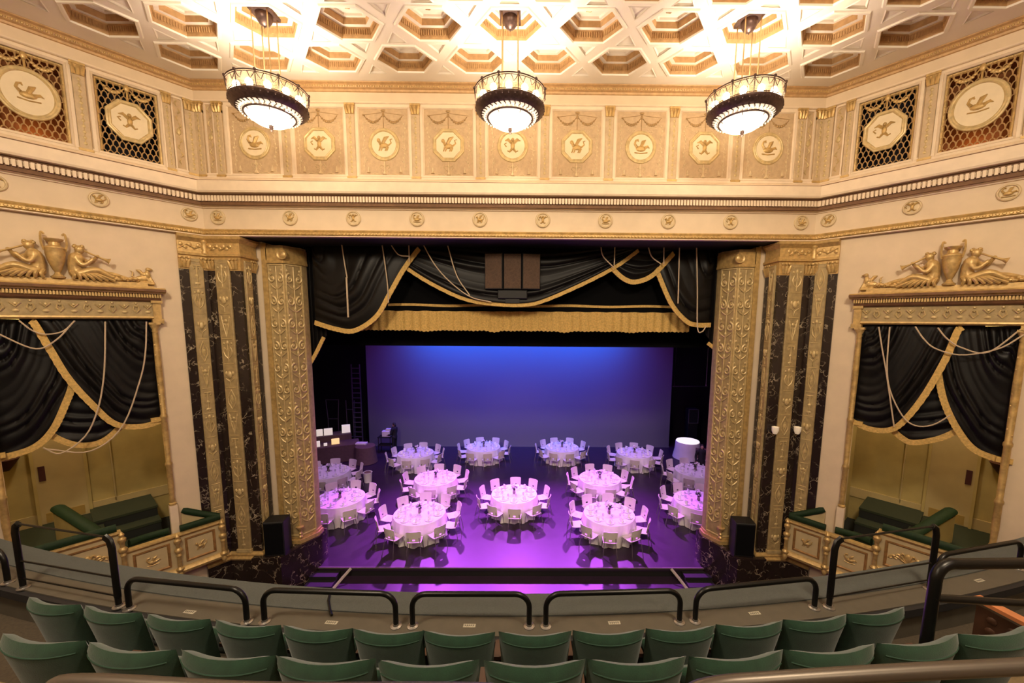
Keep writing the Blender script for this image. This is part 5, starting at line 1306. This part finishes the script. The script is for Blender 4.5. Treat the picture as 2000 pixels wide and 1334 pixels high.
# ------------------------------------------------------------------ lights
WARM = (1, .82, .59)
def lamp(name, kind, loc, power, col, size=.2, look=None, **kw):
    l = bpy.data.lights.new(name, kind); l.energy = power; l.color = col
    o = bpy.data.objects.new(name, l); COL.objects.link(o); o.location = loc
    if kind in ('POINT', 'SPOT'): l.shadow_soft_size = size
    if kind == 'AREA':
        l.shape = 'RECTANGLE'; l.size = size if not isinstance(size, tuple) else size[0]; l.size_y = size if not isinstance(size, tuple) else size[1]
    if kind == 'SPOT': l.spot_size = R(kw.get('cone', 60)); l.spot_blend = kw.get('blend', .5)
    if kind == 'AREA' and 'spread' in kw: l.spread = R(kw['spread'])
    if look is not None: o.rotation_euler = (Vector(look) - Vector(loc)).to_track_quat('-Z', 'Y').to_euler()
    return o
for cx in (-4.65, .05, 4.66):
    lamp('chandelier_uplight', 'SPOT', (cx, 8.28, 11.95), 300, (1, .82, .63), .25, (cx, 8.28, 14), cone=142, blend=.55)
    lamp('chandelier_downlight', 'POINT', (cx, 8.28, 10.95), 42, (1, .80, .58), .2)
# unseen area lights added to brighten the walls, frieze and balcony
for q in (-1, 1):
    lamp('house_fill', 'AREA', (q * 3.5, .5, 12.6), 560, WARM, (1.2, 1.2), (q * 7.6, 9.0, 4.5))
    lamp('house_fill', 'AREA', (q * 5.0, -3.5, 12.6), 160, WARM, (1.2, 1.2), (q * 2.0, 3.0, 5.0))
lamp('house_fill', 'AREA', (0, 1.5, 12.8), 20, WARM, (1.2, 1.2), (0, 10.4, 8.0))
# front of house spots on the stage
for x in (-3.5, 3.5):
    lamp('stage_front_spot', 'SPOT', (x, 2.0, 12.2), 1250, (1, .66, .42), .15, (x * .7, 14.2, .4), cone=36, blend=.45)
# stage lighting
lamp('cyc_light', 'AREA', (0, 21.2, 8.4), 900, (.0, .15, 1), (12, .4), (0, 22.75, 5.4), spread=100)
lamp('cyc_wash', 'AREA', (0, 19.2, 9.8), 330, (.30, .01, .58), (16, .5), (0, 22.75, .6), spread=75)
for x in (-4.5, 0, 4.5):
    lamp('back_light', 'SPOT', (x, 20.5, 9.0), 12500, (.54, .08, .90), .25, (x * .55, 11.5, 0), cone=62, blend=.7)
for x, y in ((-5.4, 18.2), (0, 18.6), (5.8, 18.2), (-8.5, 15.5), (8.5, 15.5)):
    lamp('top_light', 'SPOT', (x, y, 9.8), 620, (.80, .42, 1), .3, (x, y + 1.8, .5), cone=58, blend=.8)
for x in (-6.5, -2.2, 2.2, 6.5):
    lamp('top_light', 'SPOT', (x, 15.0, 9.6), 900, (.66, .30, 1), .3, (x * 1.05, 16.5, .5), cone=62, blend=.8)
for s in (-1, 1):
    l, r_ = wall_at('L' if s < 0 else 'R', 2.6, 7.0, -1.6)
    lamp('box_fill', 'POINT', l, 190, WARM, .15)  # unseen point light added to brighten the opera box interior
    l, r_ = wall_at('L' if s < 0 else 'R', 2.55 , 11.25, -.35)
    lamp('organ_chamber_light', 'POINT', l, 3.0, (1, .55, .2), .06)

w = bpy.data.worlds.new('World'); S.world = w; w.use_nodes = True
w.node_tree.nodes['Background'].inputs[0].default_value = (1, .8, .6, 1); w.node_tree.nodes['Background'].inputs[1].default_value = .0

# ------------------------------------------------------------------ camera
cam = bpy.data.cameras.new('Camera'); co = bpy.data.objects.new('Camera', cam); COL.objects.link(co); S.camera = co
cam.sensor_fit = 'HORIZONTAL'; cam.sensor_width = 36; cam.lens = 768.8 / 2000 * 36
cam.shift_x = -32.7 / 2000; cam.shift_y = 48.3 / 2000; cam.clip_start = .05; cam.clip_end = 200
p_, y_, r_ = R(6.69), R(-.48), R(.41)
fw = Vector((-sin(y_) * cos(p_), cos(y_) * cos(p_), -sin(p_))); rt = fw.cross(Vector((0, 0, 1))).normalized(); up = rt.cross(fw)
rt, up = rt * cos(r_) + up * sin(r_), up * cos(r_) - rt * sin(r_)
co.matrix_world = Matrix(((rt.x, up.x, -fw.x, .382), (rt.y, up.y, -fw.y, 0), (rt.z, up.z, -fw.z, 7.5), (0, 0, 0, 1)))

S.view_settings.view_transform = 'Standard'; S.view_settings.look = 'None'; S.view_settings.gamma = 1; S.view_settings.use_curve_mapping = False
S.view_settings.exposure = 0.0
S.cycles.max_bounces = 8; S.cycles.diffuse_bounces = 4; S.cycles.sample_clamp_indirect = 6
